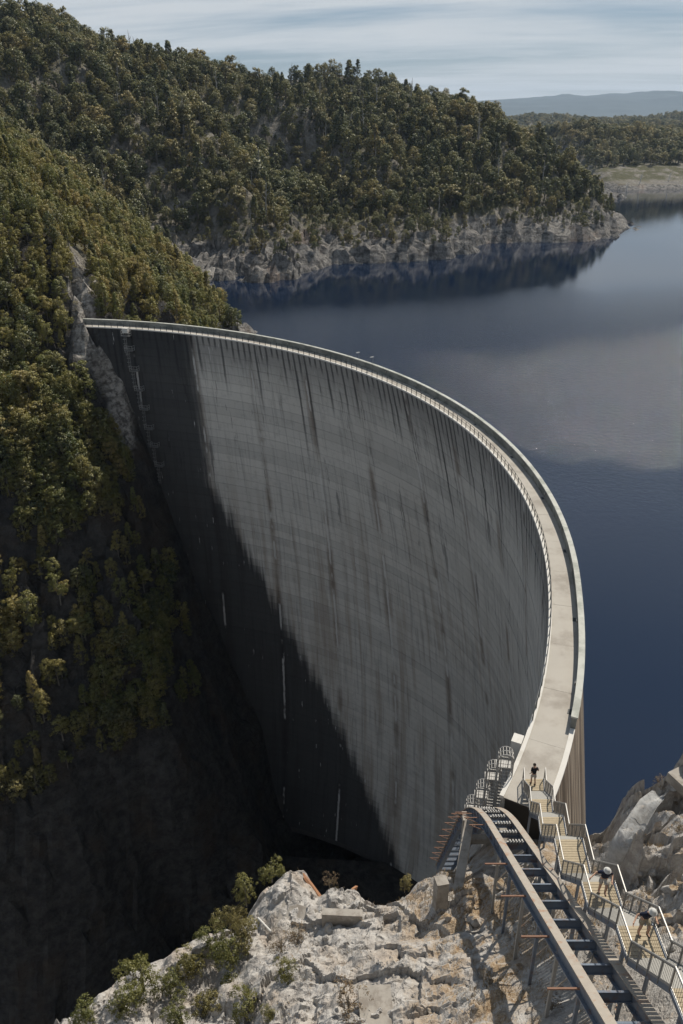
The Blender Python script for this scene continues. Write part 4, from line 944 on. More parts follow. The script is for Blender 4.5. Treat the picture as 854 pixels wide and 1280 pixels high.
RV = np.random.RandomState(11)
def candidates(x0, x1, y0, y1, step):
    gx, gy = np.meshgrid(np.arange(x0, x1, step), np.arange(y0, y1, step)); gx = gx.ravel() + RV.uniform(-0.5, 0.5, gx.size) * step; gy = gy.ravel() + RV.uniform(-0.5, 0.5, gy.size) * step
    return gx, gy
def slope(x, y):
    e = 2.5; return np.hypot(HBg(x + e, y) - HBg(x - e, y), HBg(x, y + e) - HBg(x, y - e)) / (2 * e)
KEYS = ['warm0', 'warm1', 'warm2', 'cool0', 'cool1', 'cool2', 'cool3', 'pale0', 'pale1', 'stag0']
T = []                                               # x, y, z, kind, rot, sx, sz
gx, gy = candidates(-175, -16, 110, 400, 2.7)
gz = HBg(gx, gy); sl = slope(gx, gy)
dist = np.hypot(gx - E0[0], gy - E0[1])
rr_ = np.hypot(gx - DC[0], gy - DC[1]); th_ = np.arctan2(gy - DC[1], gx - DC[0])
lim = np.where(gy > 200, -17.0, -84.0)
steepok = RV.rand(len(gx)) < np.where(gy > 200, 1.0, np.clip(2.6 - 0.5 * sl, 0.25, 1.0) * (0.3 + 0.7 * smst(fbm(gx / 13 + 5, gz / 18, 3), 0.33, 0.48)) + (gz > -14))
face_free = ~((rr_ > RIN - 9) & (rr_ < ROUT + 4) & (th_ < TH1 + 0.02)) & (rib_dist(gx, gy, gz) > 2.0 + 2.6 * RV.rand(len(gx)))
inA = (gx < -60) | (gy < 330)
k = (gz > lim) & steepok & face_free & (gx > -0.62 * gy - 10)
for x, y, z in zip(gx[k], gy[k], gz[k]):
    hgt = RV.uniform(0.6, 1.05) * (0.8 if y < 205 and z < -4 else 0.8); ki = RV.choice([0, 1, 2, 3, 4], p=[0.5, 0.2, 0.15, 0.1, 0.05])
    if y > 300 and RV.rand() < (y - 300) / 120: ki = 3 + RV.randint(4)
    T.append((x, y, z - 0.2, ki, RV.uniform(0, 6.28), hgt * RV.uniform(0.8, 1.1), hgt * RV.uniform(0.85, 1.15)))
gx, gy = candidates(-150, -40, 112, 200, 1.45)
gz = HBg(gx, gy); rr_ = np.hypot(gx - DC[0], gy - DC[1]); th_ = np.arctan2(gy - DC[1], gx - DC[0])
k = (gz > -84) & (gz < -8) & (rib_dist(gx, gy, gz) > 4.0) & ~((rr_ > RIN - 7) & (th_ < TH1 + 0.02)) & (gx > -0.6 * gy - 4) & (RV.rand(len(gx)) < smst(fbm(gx / 15 + 5, gz / 17 + 2, 3), 0.40, 0.52) * (1 - 0.5 * smst(-gz, 60, 84)))
for x, y, z in zip(gx[k], gy[k], gz[k]):
    hgt = RV.uniform(0.4, 0.85); T.append((x, y, z - 0.4, RV.choice([0, 0, 0, 2, 3]), RV.uniform(0, 6.28), hgt * RV.uniform(1.0, 1.35), hgt))
gx, gy = candidates(-440, 400, 385, 800, 5.0)
gz = HBg(gx, gy); sl = slope(gx, gy)
k = (gz > (-23.0 + 7.0 * fbm(gx / 22, gy / 60, 3) * np.where(RV.rand(len(gx)) < 0.25, 0.4, 1.0))) & (np.abs(gx) < 0.62 * gy + 20) & ((sl < 1.1) | (RV.rand(len(gx)) < 0.8)) & ~((gx < -16) & (gx > -175) & (gy < 400) & (gx < -60))
for x, y, z in zip(gx[k], gy[k], gz[k]):
    pal = fbm(np.array(x / 50 + 7), np.array(y / 50), 3); g_ = RV.rand()
    ki = (7 + RV.randint(2)) if (g_ < 0.06 or (x < -140 and pal > 0.5 and g_ < 0.3)) else 3 + RV.choice(4, p=[0.42, 0.14, 0.32, 0.12])
    if RV.rand() < 0.035: ki = 9
    hgt = (0.5 + 1.35 * RV.rand() ** 1.9) * (1.2 if ki >= 7 else 1.0) * (0.55 if z < -11 else 1.0)
    T.append((x, y, z - 0.3, ki, RV.uniform(0, 6.28), hgt * RV.uniform(0.9, 1.25), hgt * RV.uniform(0.85, 1.2)))
T = np.array(T)
# which trees show, and how large
P0 = T[:, :3] + np.array([0, 0, 6.0]) * T[:, 6:7]; q = proj(P0); px = 8.5 * T[:, 6] * F / q[:, 2]
vis = (q[:, 0] > -10) & (q[:, 0] < 864) & (q[:, 1] > -20) & (q[:, 1] < 1300)
for f in np.linspace(0.25, 0.97, 60):
    L = np.array([0, 0, CAMZ]) + (P0 - np.array([0, 0, CAMZ])) * f
    h = np.where((L[:, 1] > 70), HBg(L[:, 0], L[:, 1]), -150) + 3.0 * (f < 0.93)
    r = np.hypot(L[:, 0] - DC[0], L[:, 1] - DC[1])
    vis &= (h < L[:, 2]) & ~((r > RIN) & (r < ROUT + 1) & (L[:, 2] < 0) & (L[:, 0] > -58))
order = np.argsort(-(px * vis)); single = set(order[:300].tolist())
kindw = ['bushy olive', 'pointed olive', 'lobed golden-olive', 'rounded dark green', 'narrow dark green', 'lobed dark green', 'slender dark green', 'pale golden gum', 'pale rounded gum', 'bare grey dead']
ntree = 0
for i in order[:300]:
    x, y, z, ki, ro, s1, s2 = T[i]; ki = int(ki); qx, qy, _ = q[i]
    if qy > 640: where = 'low on the gorge wall'
    elif qy > 410: where = 'on the gorge slope'
    elif qx > 130: where = 'on the bank rising behind the dam\'s far end'
    elif qy > 290: where = 'on the slope above the far left abutment'
    else: where = 'near the top of the left slope'
    if qy > 410: where += (', left edge of view' if qx < 55 else ', midway along' if qx < 115 else ', closest to the dam') + (', upper part' if (qy < 520 or 640 < qy < 720) else ', lower part')
    if y > 385: where = ('high ' if qy < 120 else 'halfway up ' if qy < 210 else 'low ') + ('on the far left hill' if qx < 170 else 'left of the forest gully' if qx < 300 else 'in the forest gully' if qx < 400 else 'on the middle of the far hill' if qx < 560 else 'towards the point of the far hill')
    t_ = empty('forest_tree', (x, y, z), kindw[ki] + ' tree ' + where, 'tree', kindw[ki] + ' trees ' + where, ro); t_.scale = (s1, s1, s2)
    if ki < 9: ob('crown', PROTO[KEYS[ki]][0], t_)
    ob('trunk', PROTO[KEYS[ki]][1], t_)
m_ = np.array([i not in single for i in range(len(T))]); R_ = T[m_]
scatter('forest', R_[:, :3], R_[:, 3], R_[:, 4], R_[:, [5, 5, 6]], KEYS)

# ------------------------------------------------------------------ far shores and mountains
def strip(name, x0, x1, y0, y1, nx, ny, fn, mat):
    xs_ = np.linspace(x0, x1, nx); ys_ = np.linspace(y0, y1, ny); X_, Y_ = np.meshgrid(xs_, ys_); Z_ = fn(X_, Y_)
    o = ob(name, grid_mesh(name, xs_, ys_, Z_, [mat])); o['kind'] = 'structure'; return o
def far_shore(x, y):
    sh = 915 + 16 * np.sin(x * 0.02) + 30 * (fbm(x / 60, y * 0 + 3, 3) - 0.5) + 400 * smst(-x, -292, -250)
    t = y - sh
    z = -40 + 12 * smst(t, -25, 0) + 5.0 * smst(t, 0, 8) + 10.0 * smst(t, 10, 85) + 16 * np.exp(-((x - 330) / 95.0) ** 2 - ((y - 1100) / 80.0) ** 2) + 22 * smst(t, 90, 240) + (fbm(x / 90, y / 90, 4) - 0.5) * 26 * smst(t, 70, 220)
    return z + (fbm(x / 8, y / 8, 3) - 0.5) * 3 * smst(t, -8, 6)
strip('far_shore_terrain', 150, 1500, 860, 1500, 160, 110, far_shore, M_HILL)
def far_ridges(x, y):
    t = (y - 1500) / 1500
    z = -30 + 0 * x
    for yc, hh, w_, k_ in ((1720, 26, 150, 1), (2150, 38, 190, 2), (2750, 58, 260, 3)):
        hv = hh * (0.1 + 1.8 * fbm(x / 420 + 9 * k_, y * 0 + k_, 4)); z = np.maximum(z, -30 + hv * np.exp(-((y - yc - 60 * np.sin(x / 300 + k_)) / w_) ** 2))
    return z + (fbm(x / 120, y / 120, 4) - 0.4) * 16 * smst(y, 1420, 1600)
strip('far_ridge_terrain', -200, 2600, 1400, 3200, 150, 110, far_ridges, M_HILL)
def mtn(x, y):
    rid = 200 + 120 * np.exp(-((x - 4300) / 1200.0) ** 2) + 30 * np.exp(-((x - 2900) / 600.0) ** 2) + 80 * (fbm(x / 900, y / 3500, 5) - 0.5)
    return -40 + (rid + 40) * smst(y, 8200, 11400) * (1 + 0.25 * (fbm(x / 400, y / 400, 4) - 0.5)) 
M_MTN = flat_mat('far_mountain_bush', (0.045, 0.06, 0.06), 0.95, 0.4, 0.004)
strip('mountain_terrain', -1500, 12000, 7800, 12200, 160, 50, mtn, M_MTN)
F_ = []
gx, gy = candidates(250, 1300, 960, 1480, 9.5); gz = far_shore(gx, gy); t = gy - (915 + 16 * np.sin(gx * 0.02) + 30 * (fbm(gx / 60, gy * 0 + 3, 3) - 0.5) + 400 * smst(-gx, -292, -250))
k = (t > 88) & (gx < 0.55 * gy) & ((gx > 250))
for x, y, z in zip(gx[k], gy[k], gz[k]): F_.append((x, y, z - 0.5, RV.choice([3, 5, 7, 8, 8, 7, 5]), RV.uniform(0, 6.28), RV.uniform(1.5, 2.4), RV.uniform(1.4, 2.3)))
gx, gy = candidates(200, 1750, 1480, 3150, 19); gz = far_ridges(gx, gy); k = (gz > -20) & (gx < 0.52 * gy) & (gx > 0.1 * gy)
for x, y, z in zip(gx[k], gy[k], gz[k]): F_.append((x, y, z - 1, RV.choice([3, 5, 7, 8, 7]), RV.uniform(0, 6.28), RV.uniform(2.4, 3.6), RV.uniform(1.8, 2.7)))
F_ = np.array(F_); scatter('far_forest', F_[:, :3], F_[:, 3], F_[:, 4], F_[:, [5, 5, 6]], KEYS)
# bleached snags on the far shore
for px, py, h, lb in ((800, 226, 11, 'tallest leaning white dead tree on the far shore'), (784, 228, 9, 'left leaning white dead tree on the far shore'), (836, 224, 9, 'right white dead tree on the far shore')):
    p = G(px, py, -20.0); z = float(far_shore(np.array([p[0]]), np.array([p[1]]))[0])
    S = empty('dead_tree', (p[0], p[1], z), lb, 'dead tree', 'dead trees on the far shore')
    MB().taper([(0, 0, -1), (0.8, 0, h * 0.5), (2.2, 0, h)], [0.5, 0.35, 0.12], 6).build('trunk', M_DEAD, S)
    for a in (0.45, 0.6, 0.75): MB().taper([(2.0 * a, 0, h * a), (2.0 * a - 1.6, 0.4, h * a + 2.2)], [0.2, 0.07], 5).build('limb', M_DEAD, S)

# ------------------------------------------------------------------ things on the near rocks
def NH(px, py):
    r = ray(px, py)
    for t in np.arange(18, 75, 0.08):
        p = r * t + np.array([0, 0, CAMZ])
        if p[2] < float(HNg(np.array(p[0]), np.array(p[1]))): return p
    return r * 45 + np.array([0, 0, CAMZ])
for i in range(3): proto('bush%d' % i, 'bush', 60 + i, 24, 0.10, 150, L_BUSH)
for i in range(2): proto('dry%d' % i, 'bush', 70 + i, 9, 0.11, 120, L_DRY)
BUSH = [(112, 1278, 2.0, 'olive bush at the bottom left corner of the rocks'), (150, 1268, 2.2, 'olive bush second from the bottom left corner'), (180, 1238, 2.9, 'tall rounded olive bush on the gorge edge'),
        (214, 1248, 2.1, 'loose olive bush right of the tall rounded one'), (243, 1212, 2.3, 'yellow-green bush halfway up the left rock edge'), (264, 1188, 2.1, 'brown-green bush beside pale rock on the gorge edge'), (288, 1158, 1.9, 'small bush leaning over the gorge edge'),
        (308, 1128, 1.6, 'wispy bush left of the highest pale rock'), (340, 1098, 1.5, 'bush on top of the rock edge beside the orange matting'), (292, 1212, 2.6, 'bright green bush in the middle of the thicket'), (256, 1266, 2.3, 'dark bush low in the thicket'),
        (310, 1268, 2.0, 'round bush on bare rock right of the thicket'), (302, 1180, 2.2, 'olive bush below the white pipe'), (228, 1278, 1.8, 'low bush at the bottom edge of the thicket'), (355, 1222, 1.5, 'dark bush in a rock cleft'), (338, 1272, 1.1, 'small bush at the bottom edge on pale rock'), (506, 1112, 0.9, 'tiny green bush by the concrete wall')]
for i, (px, py, h, lb) in enumerate(BUSH):
    p = NH(px, py); t_ = empty('bush', (p[0], p[1], p[2] - 0.1), lb, 'bush', 'bushes on the near rocks', i * 1.3); s_ = h / 2.2; t_.scale = (s_ * 0.95, s_ * 0.95, s_)
    ob('crown', PROTO['bush%d' % (i % 3)][0], t_); ob('stem', PROTO['bush%d' % (i % 3)][1], t_)
DRY = [(352, 1190, 1.5, 'brown dry shrub left of the concrete wall'), (374, 1176, 1.5, 'rusty dry shrub right beside the concrete wall'), (436, 1268, 2.0, 'bare brown shrub standing by the concrete pad'), (412, 1108, 1.0, 'grey dry shrub on top of the highest rock'), (583, 1142, 0.7, 'thin dry shrub by the trestle foot'),
       (823, 982, 1.0, 'round dry shrub at the edge of the right rock'), (845, 1006, 0.6, 'small dry tuft on the right rock'), (848, 1040, 0.8, 'upright dry tuft on the right rock face'), (612, 1230, 0.8, 'dry shrub under the hoist track'), (690, 1262, 0.9, 'brown shrub between the hoist beams')]
for i, (px, py, h, lb) in enumerate(DRY):
    p = NH(px, py); t_ = empty('dry_shrub', (p[0], p[1], p[2] - 0.08), lb, 'shrub', 'dry shrubs on the near rocks', i * 2.1); s_ = h / 2.2; t_.scale = (s_, s_, s_)
    ob('crown', PROTO['dry%d' % (i % 2)][0], t_); ob('stem', PROTO['dry%d' % (i % 2)][1], t_)
# dry grass in the hollows
R3 = np.random.RandomState(5); n = 90000
gx = R3.uniform(-12, 22, n); gy = R3.uniform(14, 40, n)
e = 0.25; sl = np.hypot(HNg(gx + e, gy) - HNg(gx - e, gy), HNg(gx, gy + e) - HNg(gx, gy - e)) / (2 * e)
dens = smst(fbm(gx / 3.5 + 20, gy / 3.5, 3), 0.47, 0.62) * (0.1 + 0.9 * smst(gx, 2, 7))
k = (R3.rand(n) < dens) & (sl < 1.3); gx, gy = gx[k][:26000], gy[k][:26000]; gz = HNg(gx, gy); n = len(gx)
a = R3.uniform(0, 6.28, n); h = R3.uniform(0.10, 0.38, n); w = 0.016; le = R3.normal(size=(n, 2)) * 0.12
V = np.stack([np.stack([gx - w * np.cos(a), gy - w * np.sin(a), gz - 0.05], -1), np.stack([gx + w * np.cos(a), gy + w * np.sin(a), gz - 0.05], -1), np.stack([gx + le[:, 0], gy + le[:, 1], gz + h], -1)], 1).reshape(-1, 3)
M_GRASS = flat_mat('dry_grass_blades', (0.32, 0.235, 0.13), 0.9, 0.45, 1.5, 0, 0, (0.30, 0.15, 0.06), 0.5)
g_ = ob('dry_grass', mesh('dry_grass', V, [(3 * i, 3 * i + 1, 3 * i + 2) for i in range(n)], [M_GRASS])); g_['kind'] = 'stuff'
# loose stones lie on the rock
def stone_mesh(seed):
    R = np.random.RandomState(seed); bm = bmesh.new(); bmesh.ops.create_icosphere(bm, subdivisions=2, radius=1.0)
    pl = [(Vector(R.normal(size=3)).normalized(), R.uniform(0.42, 0.78)) for _ in range(11)]
    for v in bm.verts:
        for nn, dd in pl:
            d_ = v.co.dot(nn) - dd
            if d_ > 0: v.co -= nn * d_
    m_ = bpy.data.meshes.new('stone'); bm.to_mesh(m_); bm.free(); m_.materials.append(M_NEAR); return m_
SM = [stone_mesh(i) for i in range(5)]
R4 = np.random.RandomState(8)
def stone(px, py, s):
    p = NH(px, py); o = ob('stone', SM[R4.randint(5)], near, (p[0], p[1], p[2] + s * 0.15), tuple(R4.uniform(0, 6.28, 3))); o.scale = (s, s * R4.uniform(0.6, 1), s * R4.uniform(0.5, 0.9))
for _ in range(24): stone(R4.uniform(770, 850), R4.uniform(1105, 1190), R4.uniform(0.12, 0.38))
for _ in range(14): stone(R4.uniform(780, 862), R4.uniform(1080, 1165), R4.uniform(0.2, 0.6))
for _ in range(60): stone(R4.uniform(300, 760), R4.uniform(1140, 1275), R4.uniform(0.1, 0.42))
for _ in range(10): stone(R4.uniform(570, 630), R4.uniform(1100, 1160), R4.uniform(0.3, 0.7))

def block(name, px, py, size, lb, cat, mat, rz=0.0, dz=0.0, rx=0.0, wall=False):
    p = NH(px, py); M = Matrix.Rotation(rx, 3, 'X')
    b = MB(); sx_, sy_, sz_ = size
    m_ = MB().box((0, 0, 0), size, M).me(name, mat); bm = bmesh.new(); bm.from_mesh(m_); bmesh.ops.bevel(bm, geom=list(bm.edges), offset=0.04, segments=1); bm.to_mesh(m_); bm.free()
    o = ob(name, m_, None, (p[0], p[1], p[2] + dz), (0, 0, rz)); return tag(o, lb, cat)
block('concrete_wall', 428, 1150, (2.6, 0.5, 2.6), 'weathered concrete retaining wall set between pale rocks on the gorge edge', 'wall', M_CONC, -0.05, -0.55)
block('concrete_pillar', 550, 1128, (0.75, 0.7, 2.8), 'short concrete pillar on the rock left of the trestle', 'pillar', M_CONC, 0.2, 0.6)
block('concrete_pad', 470, 1262, (1.7, 2.2, 0.5), 'flat concrete pad on the rock at the bottom edge', 'slab', M_CONC, 0.05, -0.02, 0.12)
block('concrete_pad', 376, 1160, (3.2, 2.6, 0.5), 'sloping tan concrete apron beside the retaining wall', 'slab', M_CONC, -0.3, -0.05, 0.35)
block('concrete_slab', 856, 978, (1.8, 1.5, 0.7), 'tilted concrete slab on top of the right rock', 'slab', M_CONC, 0.5, 0.25, 0.1)
# orange matting along the highest rock
pts = []
for px, py in ((380, 1092), (390, 1090), (400, 1090), (410, 1092), (420, 1096), (428, 1102), (436, 1109), (443, 1117)):
    p = G(px, py, -5.2); pts.append((p[0], p[1], float(HNg(np.array(p[0]), np.array(p[1]))) + 0.06))
tag(MB().sweep(pts, [(-0.28, -0.05), (-0.15, 0.07), (0.15, 0.07), (0.28, -0.05)]).build('erosion_matting', M_HESS), 'orange-brown matting folded over the highest rock edge', 'matting')
p0, p1 = NH(323, 1150), NH(339, 1167)
tag(MB().tube([p0 + np.array([0, 0, 0.2]), p1 + np.array([0, 0, 0.2])], 0.07, 8).build('drain_pipe', M_PALE), 'short white plastic pipe lying on the tan concrete apron', 'pipe')
# rockfall net hung from the right rock
mN = bpy.data.materials.new('wire_net'); mN.use_nodes = True; nb = NB(mN.node_tree); bN = mN.node_tree.nodes['Principled BSDF']
bN.inputs['Base Color'].default_value = (0.42, 0.42, 0.41, 1); bN.inputs['Roughness'].default_value = 0.7
P = nb.n('ShaderNodeNewGeometry').outputs['Position']; nn = nb.noise(P, 1.3, 4, 0.6)
nb.put(bN.inputs['Alpha'], nb.ss(nn, 0.3, 0.7, 0.35, 0.75))
NL = [(815, 988), (800, 1000), (786, 1018), (773, 1038), (761, 1058), (748, 1078)]; NR = [(832, 1000), (820, 1016), (808, 1036), (796, 1056), (784, 1074), (772, 1092)]
V, Fc = [], []; nr = 8
for i in range(6):
    b_ = NH(*NR[i]) + np.array([0, 0, 0.35]); a_ = AT(NL[i][0], NL[i][1], b_[1] + 0.9)
    for j in range(nr):
        f_ = j / (nr - 1); p = a_ * (1 - f_) + b_ * f_; V.append((p[0], p[1] - 0.25 * math.sin(math.pi * f_), p[2] + 0.12 * math.sin(i * 2.3 + j * 1.7)))
for i in range(5):
    for j in range(nr - 1): Fc.append((i * nr + j, i * nr + j + 1, (i + 1) * nr + j + 1, (i + 1) * nr + j))
tag(ob('rockfall_net', mesh('rockfall_net', V, Fc, [mN], smooth=True)), 'pale wire rockfall net draped over the edge of the right rock', 'net')
# pale outcrops beside the far end of the dam and on the gorge wall
M_OUT = rock_mat('pale_outcrop_rock', (0.40, 0.375, 0.34), (0.20, 0.185, 0.165), (0.30, 0.20, 0.12), scale=0.45, stain_amt=0.4)
def outcrop_mesh(seed):
    R = np.random.RandomState(seed); bm = bmesh.new(); bmesh.ops.create_icosphere(bm, subdivisions=4, radius=1.0)
    pl = [(Vector(R.normal(size=3)).normalized(), R.uniform(0.5, 0.85)) for _ in range(14)]
    off = R.uniform(0, 50)
    for v in bm.verts:
        for nn_, dd in pl:
            d_ = v.co.dot(nn_) - dd
            if d_ > 0: v.co -= nn_ * d_ * 0.9
        f_ = float(fbm(np.array(v.co.x * 3 + off + v.co.z * 2), np.array(v.co.y * 3 + v.co.z * 2.7), 4, True)) - 0.5
        v.co *= 1 + 0.28 * f_
    m_ = bpy.data.meshes.new('rock_outcrop'); bm.to_mesh(m_); bm.free(); m_.materials.append(M_OUT); return m_
OM = [outcrop_mesh(90 + i) for i in range(4)]
for i, (px, py, s1, s2, lb) in enumerate([(128, 322, 4.5, 4.0, 'dark grey crag among trees above the dam'), (112, 352, 3.0, 4.0, 'grey rock knob beside the pale rib above the dam'), (478, 172, 6.0, 6.0, 'grey crag showing through the forest across the lake'), (372, 122, 6.0, 5.0, 'grey rock face high in the forest gully across the lake'), (262, 345, 6.0, 8.0, 'pale rock point at the waterline behind the dam')]):
    p = FH(px, py); o = ob('rock_outcrop', OM[i % 4], None, (p[0], p[1], p[2] - s2 * 0.45), (0.2 * math.sin(i), 0.25 * math.cos(i * 2), i * 0.9)); o.scale = (s1, s1 * 1.1, s2)
    tag(o, lb, 'rock', 'rock outcrops')

# ------------------------------------------------------------------ people
def zprof(y):
    ys_ = [a for a, b_ in prof][::-1]; zs_ = [b_ for a, b_ in prof][::-1]; return float(np.interp(y, ys_, zs_))
def plain(name, c, rough=0.8):
    m_, nb, b_ = newmat(name, rough, 0.3); P = nb.n('ShaderNodeNewGeometry').outputs['Position']
    link(nb, b_, nb.mix(nb.noise(P, 9.0, 3), tuple(q * 0.8 for q in c), tuple(min(1, q * 1.15) for q in c))); return m_
K_SKIN = plain('skin', (0.48, 0.30, 0.21)); K_NAVY = plain('navy_cloth', (0.012, 0.016, 0.035)); K_BLACK = plain('black_cloth', (0.012, 0.012, 0.016)); K_KHAKI = plain('khaki_cloth', (0.33, 0.28, 0.20)); K_STONE = plain('stone_cloth', (0.42, 0.39, 0.34)); K_WHITE = plain('white_cloth', (0.50, 0.49, 0.46)); K_SHOE = plain('dark_shoe', (0.04, 0.035, 0.03)); K_HAIR = plain('dark_hair', (0.02, 0.014, 0.01))
def skinned(name, pts, edges_, rad, mat, parent, sub=1):
    m_ = bpy.data.meshes.new(name); m_.from_pydata([tuple(p) for p in pts], edges_, []); m_.materials.append(mat)
    o = ob(name, m_, parent); md = o.modifiers.new('skin', 'SKIN'); md.use_smooth_shade = True
    sv = m_.skin_vertices[0].data
    for i, r in enumerate(rad): sv[i].radius = (r, r) if not isinstance(r, tuple) else r
    for i in range(len(pts)): sv[i].use_root = (i == 0)
    o.modifiers.new('sub', 'SUBSURF').levels = sub; o.modifiers['sub'].render_levels = sub; return o
def person(loc, rz, lb, shirt, shorts, hat, pose):
    P = empty('person', loc, lb, 'person', None, rz)
    ln = pose.get('lean', 0.0)
    def up(x, y, z): return (x, y + ln * (z - 0.95), z)
    J = {'pel': (0, 0, 0.95), 'spi': up(0, 0, 1.15), 'che': up(0, 0.01, 1.38), 'nec': up(0, 0.01, 1.50), 'hb': up(0, 0.035, 1.58), 'ht': up(0, 0.045, 1.70), 'nose': up(0, 0.135, 1.615)}
    for s, n in ((-1, 'l'), (1, 'r')):
        J['hip' + n] = (s * 0.095, 0, 0.90); kf, kz = pose['knee' + n]; J['kne' + n] = (s * 0.10, kf, kz); af, az = pose['ank' + n]; J['ank' + n] = (s * 0.10, af, az); J['toe' + n] = (s * 0.115, af + 0.17, az - 0.055)
        J['sho' + n] = up(s * 0.18, 0, 1.42); J['elb' + n] = pose['elb' + n]; J['wri' + n] = pose['wri' + n]
        w, e_ = Vector(J['wri' + n]), Vector(J['elb' + n]); d = (w - e_).normalized(); sd_ = d.cross(Vector((0, 1, 0.2))).normalized()
        J['pal' + n] = tuple(w + d * 0.06)
        for f_ in range(4): J['f%d%s' % (f_, n)] = tuple(w + d * (0.11 + 0.012 * (1.5 - abs(f_ - 1.5))) + sd_ * (f_ - 1.5) * 0.024 + Vector((0, 0.02, 0))); J['g%d%s' % (f_, n)] = tuple(w + d * (0.145 + 0.015 * (1.5 - abs(f_ - 1.5))) + sd_ * (f_ - 1.5) * 0.026 + Vector((0, 0.05, 0)))
        J['th' + n] = tuple(w + d * 0.05 + sd_ * 0.06 + Vector((0, 0.03, 0)))
    names = list(J); ix = {k_: i for i, k_ in enumerate(names)}
    E_ = [('pel', 'spi'), ('spi', 'che'), ('che', 'nec'), ('nec', 'hb'), ('hb', 'ht'), ('hb', 'nose')]
    for n in 'lr': E_ += [('pel', 'hip' + n), ('hip' + n, 'kne' + n), ('kne' + n, 'ank' + n), ('ank' + n, 'toe' + n), ('che', 'sho' + n), ('sho' + n, 'elb' + n), ('elb' + n, 'wri' + n), ('wri' + n, 'pal' + n), ('pal' + n, 'th' + n)] + [q_ for f_ in range(4) for q_ in (('pal' + n, 'f%d%s' % (f_, n)), ('f%d%s' % (f_, n), 'g%d%s' % (f_, n)))]
    rad = {'pel': (0.15, 0.11), 'spi': (0.13, 0.10), 'che': (0.16, 0.11), 'nec': 0.055, 'hb': 0.085, 'ht': 0.085, 'nose': 0.014}
    for n in 'lr': rad.update({'hip' + n: 0.095, 'kne' + n: 0.068, 'ank' + n: 0.05, 'toe' + n: 0.03, 'sho' + n: 0.06, 'elb' + n: 0.042, 'wri' + n: 0.03, 'pal' + n: 0.034, 'th' + n: 0.010}); rad.update({'%s%d%s' % (q_, f_, n): 0.009 for f_ in range(4) for q_ in 'fg'})
    skinned('body', [J[k_] for k_ in names], [(ix[a], ix[b_]) for a, b_ in E_], [rad[k_] for k_ in names], K_SKIN, P)
    mid = lambda a, b_, t: tuple(Vector(a) * (1 - t) + Vector(b_) * t)
    S = [J['che'], J['spi'], (0, 0, 0.93), J['shol'], mid(J['shol'], J['elbl'], 0.75), J['shor'], mid(J['shor'], J['elbr'], 0.75), mid(J['che'], J['nec'], 0.5)]
    skinned('shirt', S, [(0, 1), (1, 2), (0, 3), (3, 4), (0, 5), (5, 6), (0, 7)], [(0.19, 0.135), (0.165, 0.13), (0.185, 0.145), 0.085, 0.07, 0.085, 0.07, 0.075], shirt, P)
    S = [(0, 0, 0.97), (0, 0, 0.90), J['hipl'], mid(J['hipl'], J['knel'], 0.85), J['hipr'], mid(J['hipr'], J['kner'], 0.85)]
    skinned('shorts', S, [(0, 1), (1, 2), (2, 3), (1, 4), (4, 5)], [(0.175, 0.135), (0.17, 0.13), 0.125, 0.115, 0.125, 0.115], shorts, P)
    for n in 'lr':
        a = Vector(J['ank' + n]); skinned('shoe', [a + Vector((0, -0.03, -0.045)), a + Vector((0, 0.08, -0.055)), a + Vector((0.0, 0.19, -0.06)), a + Vector((0, -0.01, 0.03))], [(0, 1), (1, 2), (0, 3)], [0.05, 0.048, 0.04, 0.048], K_SHOE, P)
        e_ = Vector(J['hb']) + Vector((0.032 * (1 if n == 'r' else -1), 0.083, 0.045)); MB().box(e_, (0.02, 0.012, 0.01)).build('eye', K_HAIR, P)
        e_ = Vector(J['hb']) + Vector((0.088 * (1 if n == 'r' else -1), 0.0, 0.03)); MB().box(e_, (0.018, 0.035, 0.06)).build('ear', K_SKIN, P)
    MB().box(Vector(J['hb']) + Vector((0, 0.085, -0.03)), (0.045, 0.008, 0.01)).build('mouth', plain('lips', (0.35, 0.15, 0.13)), P)
    hc = Vector(J['ht']); prf = [(0.0, 0.075), (0.05, 0.07), (0.09, 0.045), (0.105, 0.0), (0.108, -0.06)]
    if hat == 'white': prf = [(0.0, 0.10), (0.06, 0.095), (0.10, 0.06), (0.112, 0.0), (0.115, -0.03), (0.165, -0.055), (0.168, -0.065), (0.11, -0.045)]
    n_ = 14; V_ = [(r * math.cos(2 * math.pi * j / n_), r * math.sin(2 * math.pi * j / n_), z) for r, z in prf for j in range(n_)]
    F_2 = [(i * n_ + j, i * n_ + (j + 1) % n_, (i + 1) * n_ + (j + 1) % n_, (i + 1) * n_ + j) for i in range(len(prf) - 1) for j in range(n_)]
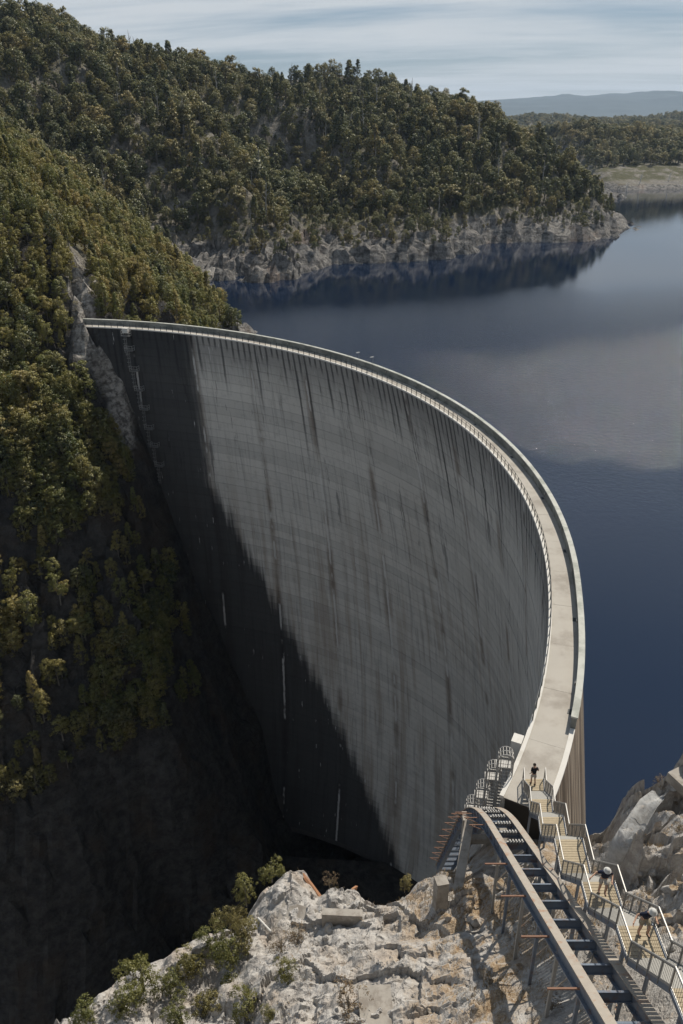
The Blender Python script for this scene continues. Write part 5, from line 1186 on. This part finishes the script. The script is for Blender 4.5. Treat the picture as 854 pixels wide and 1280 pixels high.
    o = ob('hat' if hat == 'white' else 'hair', mesh('hat', V_, F_2, [K_WHITE if hat == 'white' else K_HAIR], smooth=True), P, hc); o.rotation_euler = (-0.25, 0, 0)
    return P
WALK = dict(kneel=(0.14, 0.52), ankl=(0.06, 0.10), kneer=(0.02, 0.50), ankr=(-0.16, 0.11), elbl=(-0.26, -0.08, 1.16), wril=(-0.25, 0.08, 0.95), elbr=(0.30, 0.02, 1.18), wrir=(0.33, 0.20, 1.02), lean=0.12)
CLIMB = dict(kneel=(0.26, 0.62), ankl=(0.20, 0.26), kneer=(0.04, 0.51), ankr=(-0.03, 0.10), elbl=(-0.32, 0.05, 1.20), wril=(-0.27, 0.28, 1.12), elbr=(0.38, 0.02, 1.22), wrir=(0.60, 0.18, 1.10), lean=0.28)
y = 41.7; person((sx(y) - 0.05, y, 0.13), 0.15, 'person in black shirt and light shorts walking out onto the crest', K_BLACK, K_STONE, 'hair', WALK)
def on_stairs(px_, py_): p = INC(px_, py_, SY, SK); return p
y = on_stairs(760, 1117)[1]; person((sx(y) + 0.02, y, zprof(y) + 0.02), math.pi - 0.1, 'person in white hat, navy shirt and pale shorts climbing, hand on the rail', K_NAVY, K_STONE, 'white', CLIMB)
y = on_stairs(797, 1172)[1]; person((sx(y) + 0.1, y, zprof(y) + 0.02), math.pi + 0.25, 'person in white hat and navy shirt nearest the viewer on the stairs', K_NAVY, K_KHAKI, 'white', dict(CLIMB, lean=0.4))

# ------------------------------------------------------------------ air
mh = bpy.data.materials.new('haze_air'); mh.use_nodes = True; nt = mh.node_tree
for nd in list(nt.nodes): nt.nodes.remove(nd)
pv_ = nt.nodes.new('ShaderNodeVolumePrincipled'); pv_.inputs['Color'].default_value = (0.58, 0.76, 1.0, 1); pv_.inputs['Density'].default_value = 4.2e-5; pv_.inputs['Anisotropy'].default_value = 0.2
mo = nt.nodes.new('ShaderNodeOutputMaterial'); nt.links.new(pv_.outputs[0], mo.inputs['Volume'])
hz = MB().box((4000, 6000, 125), (22000, 13600, 540)).build('haze', mh); hz['kind'] = 'stuff'
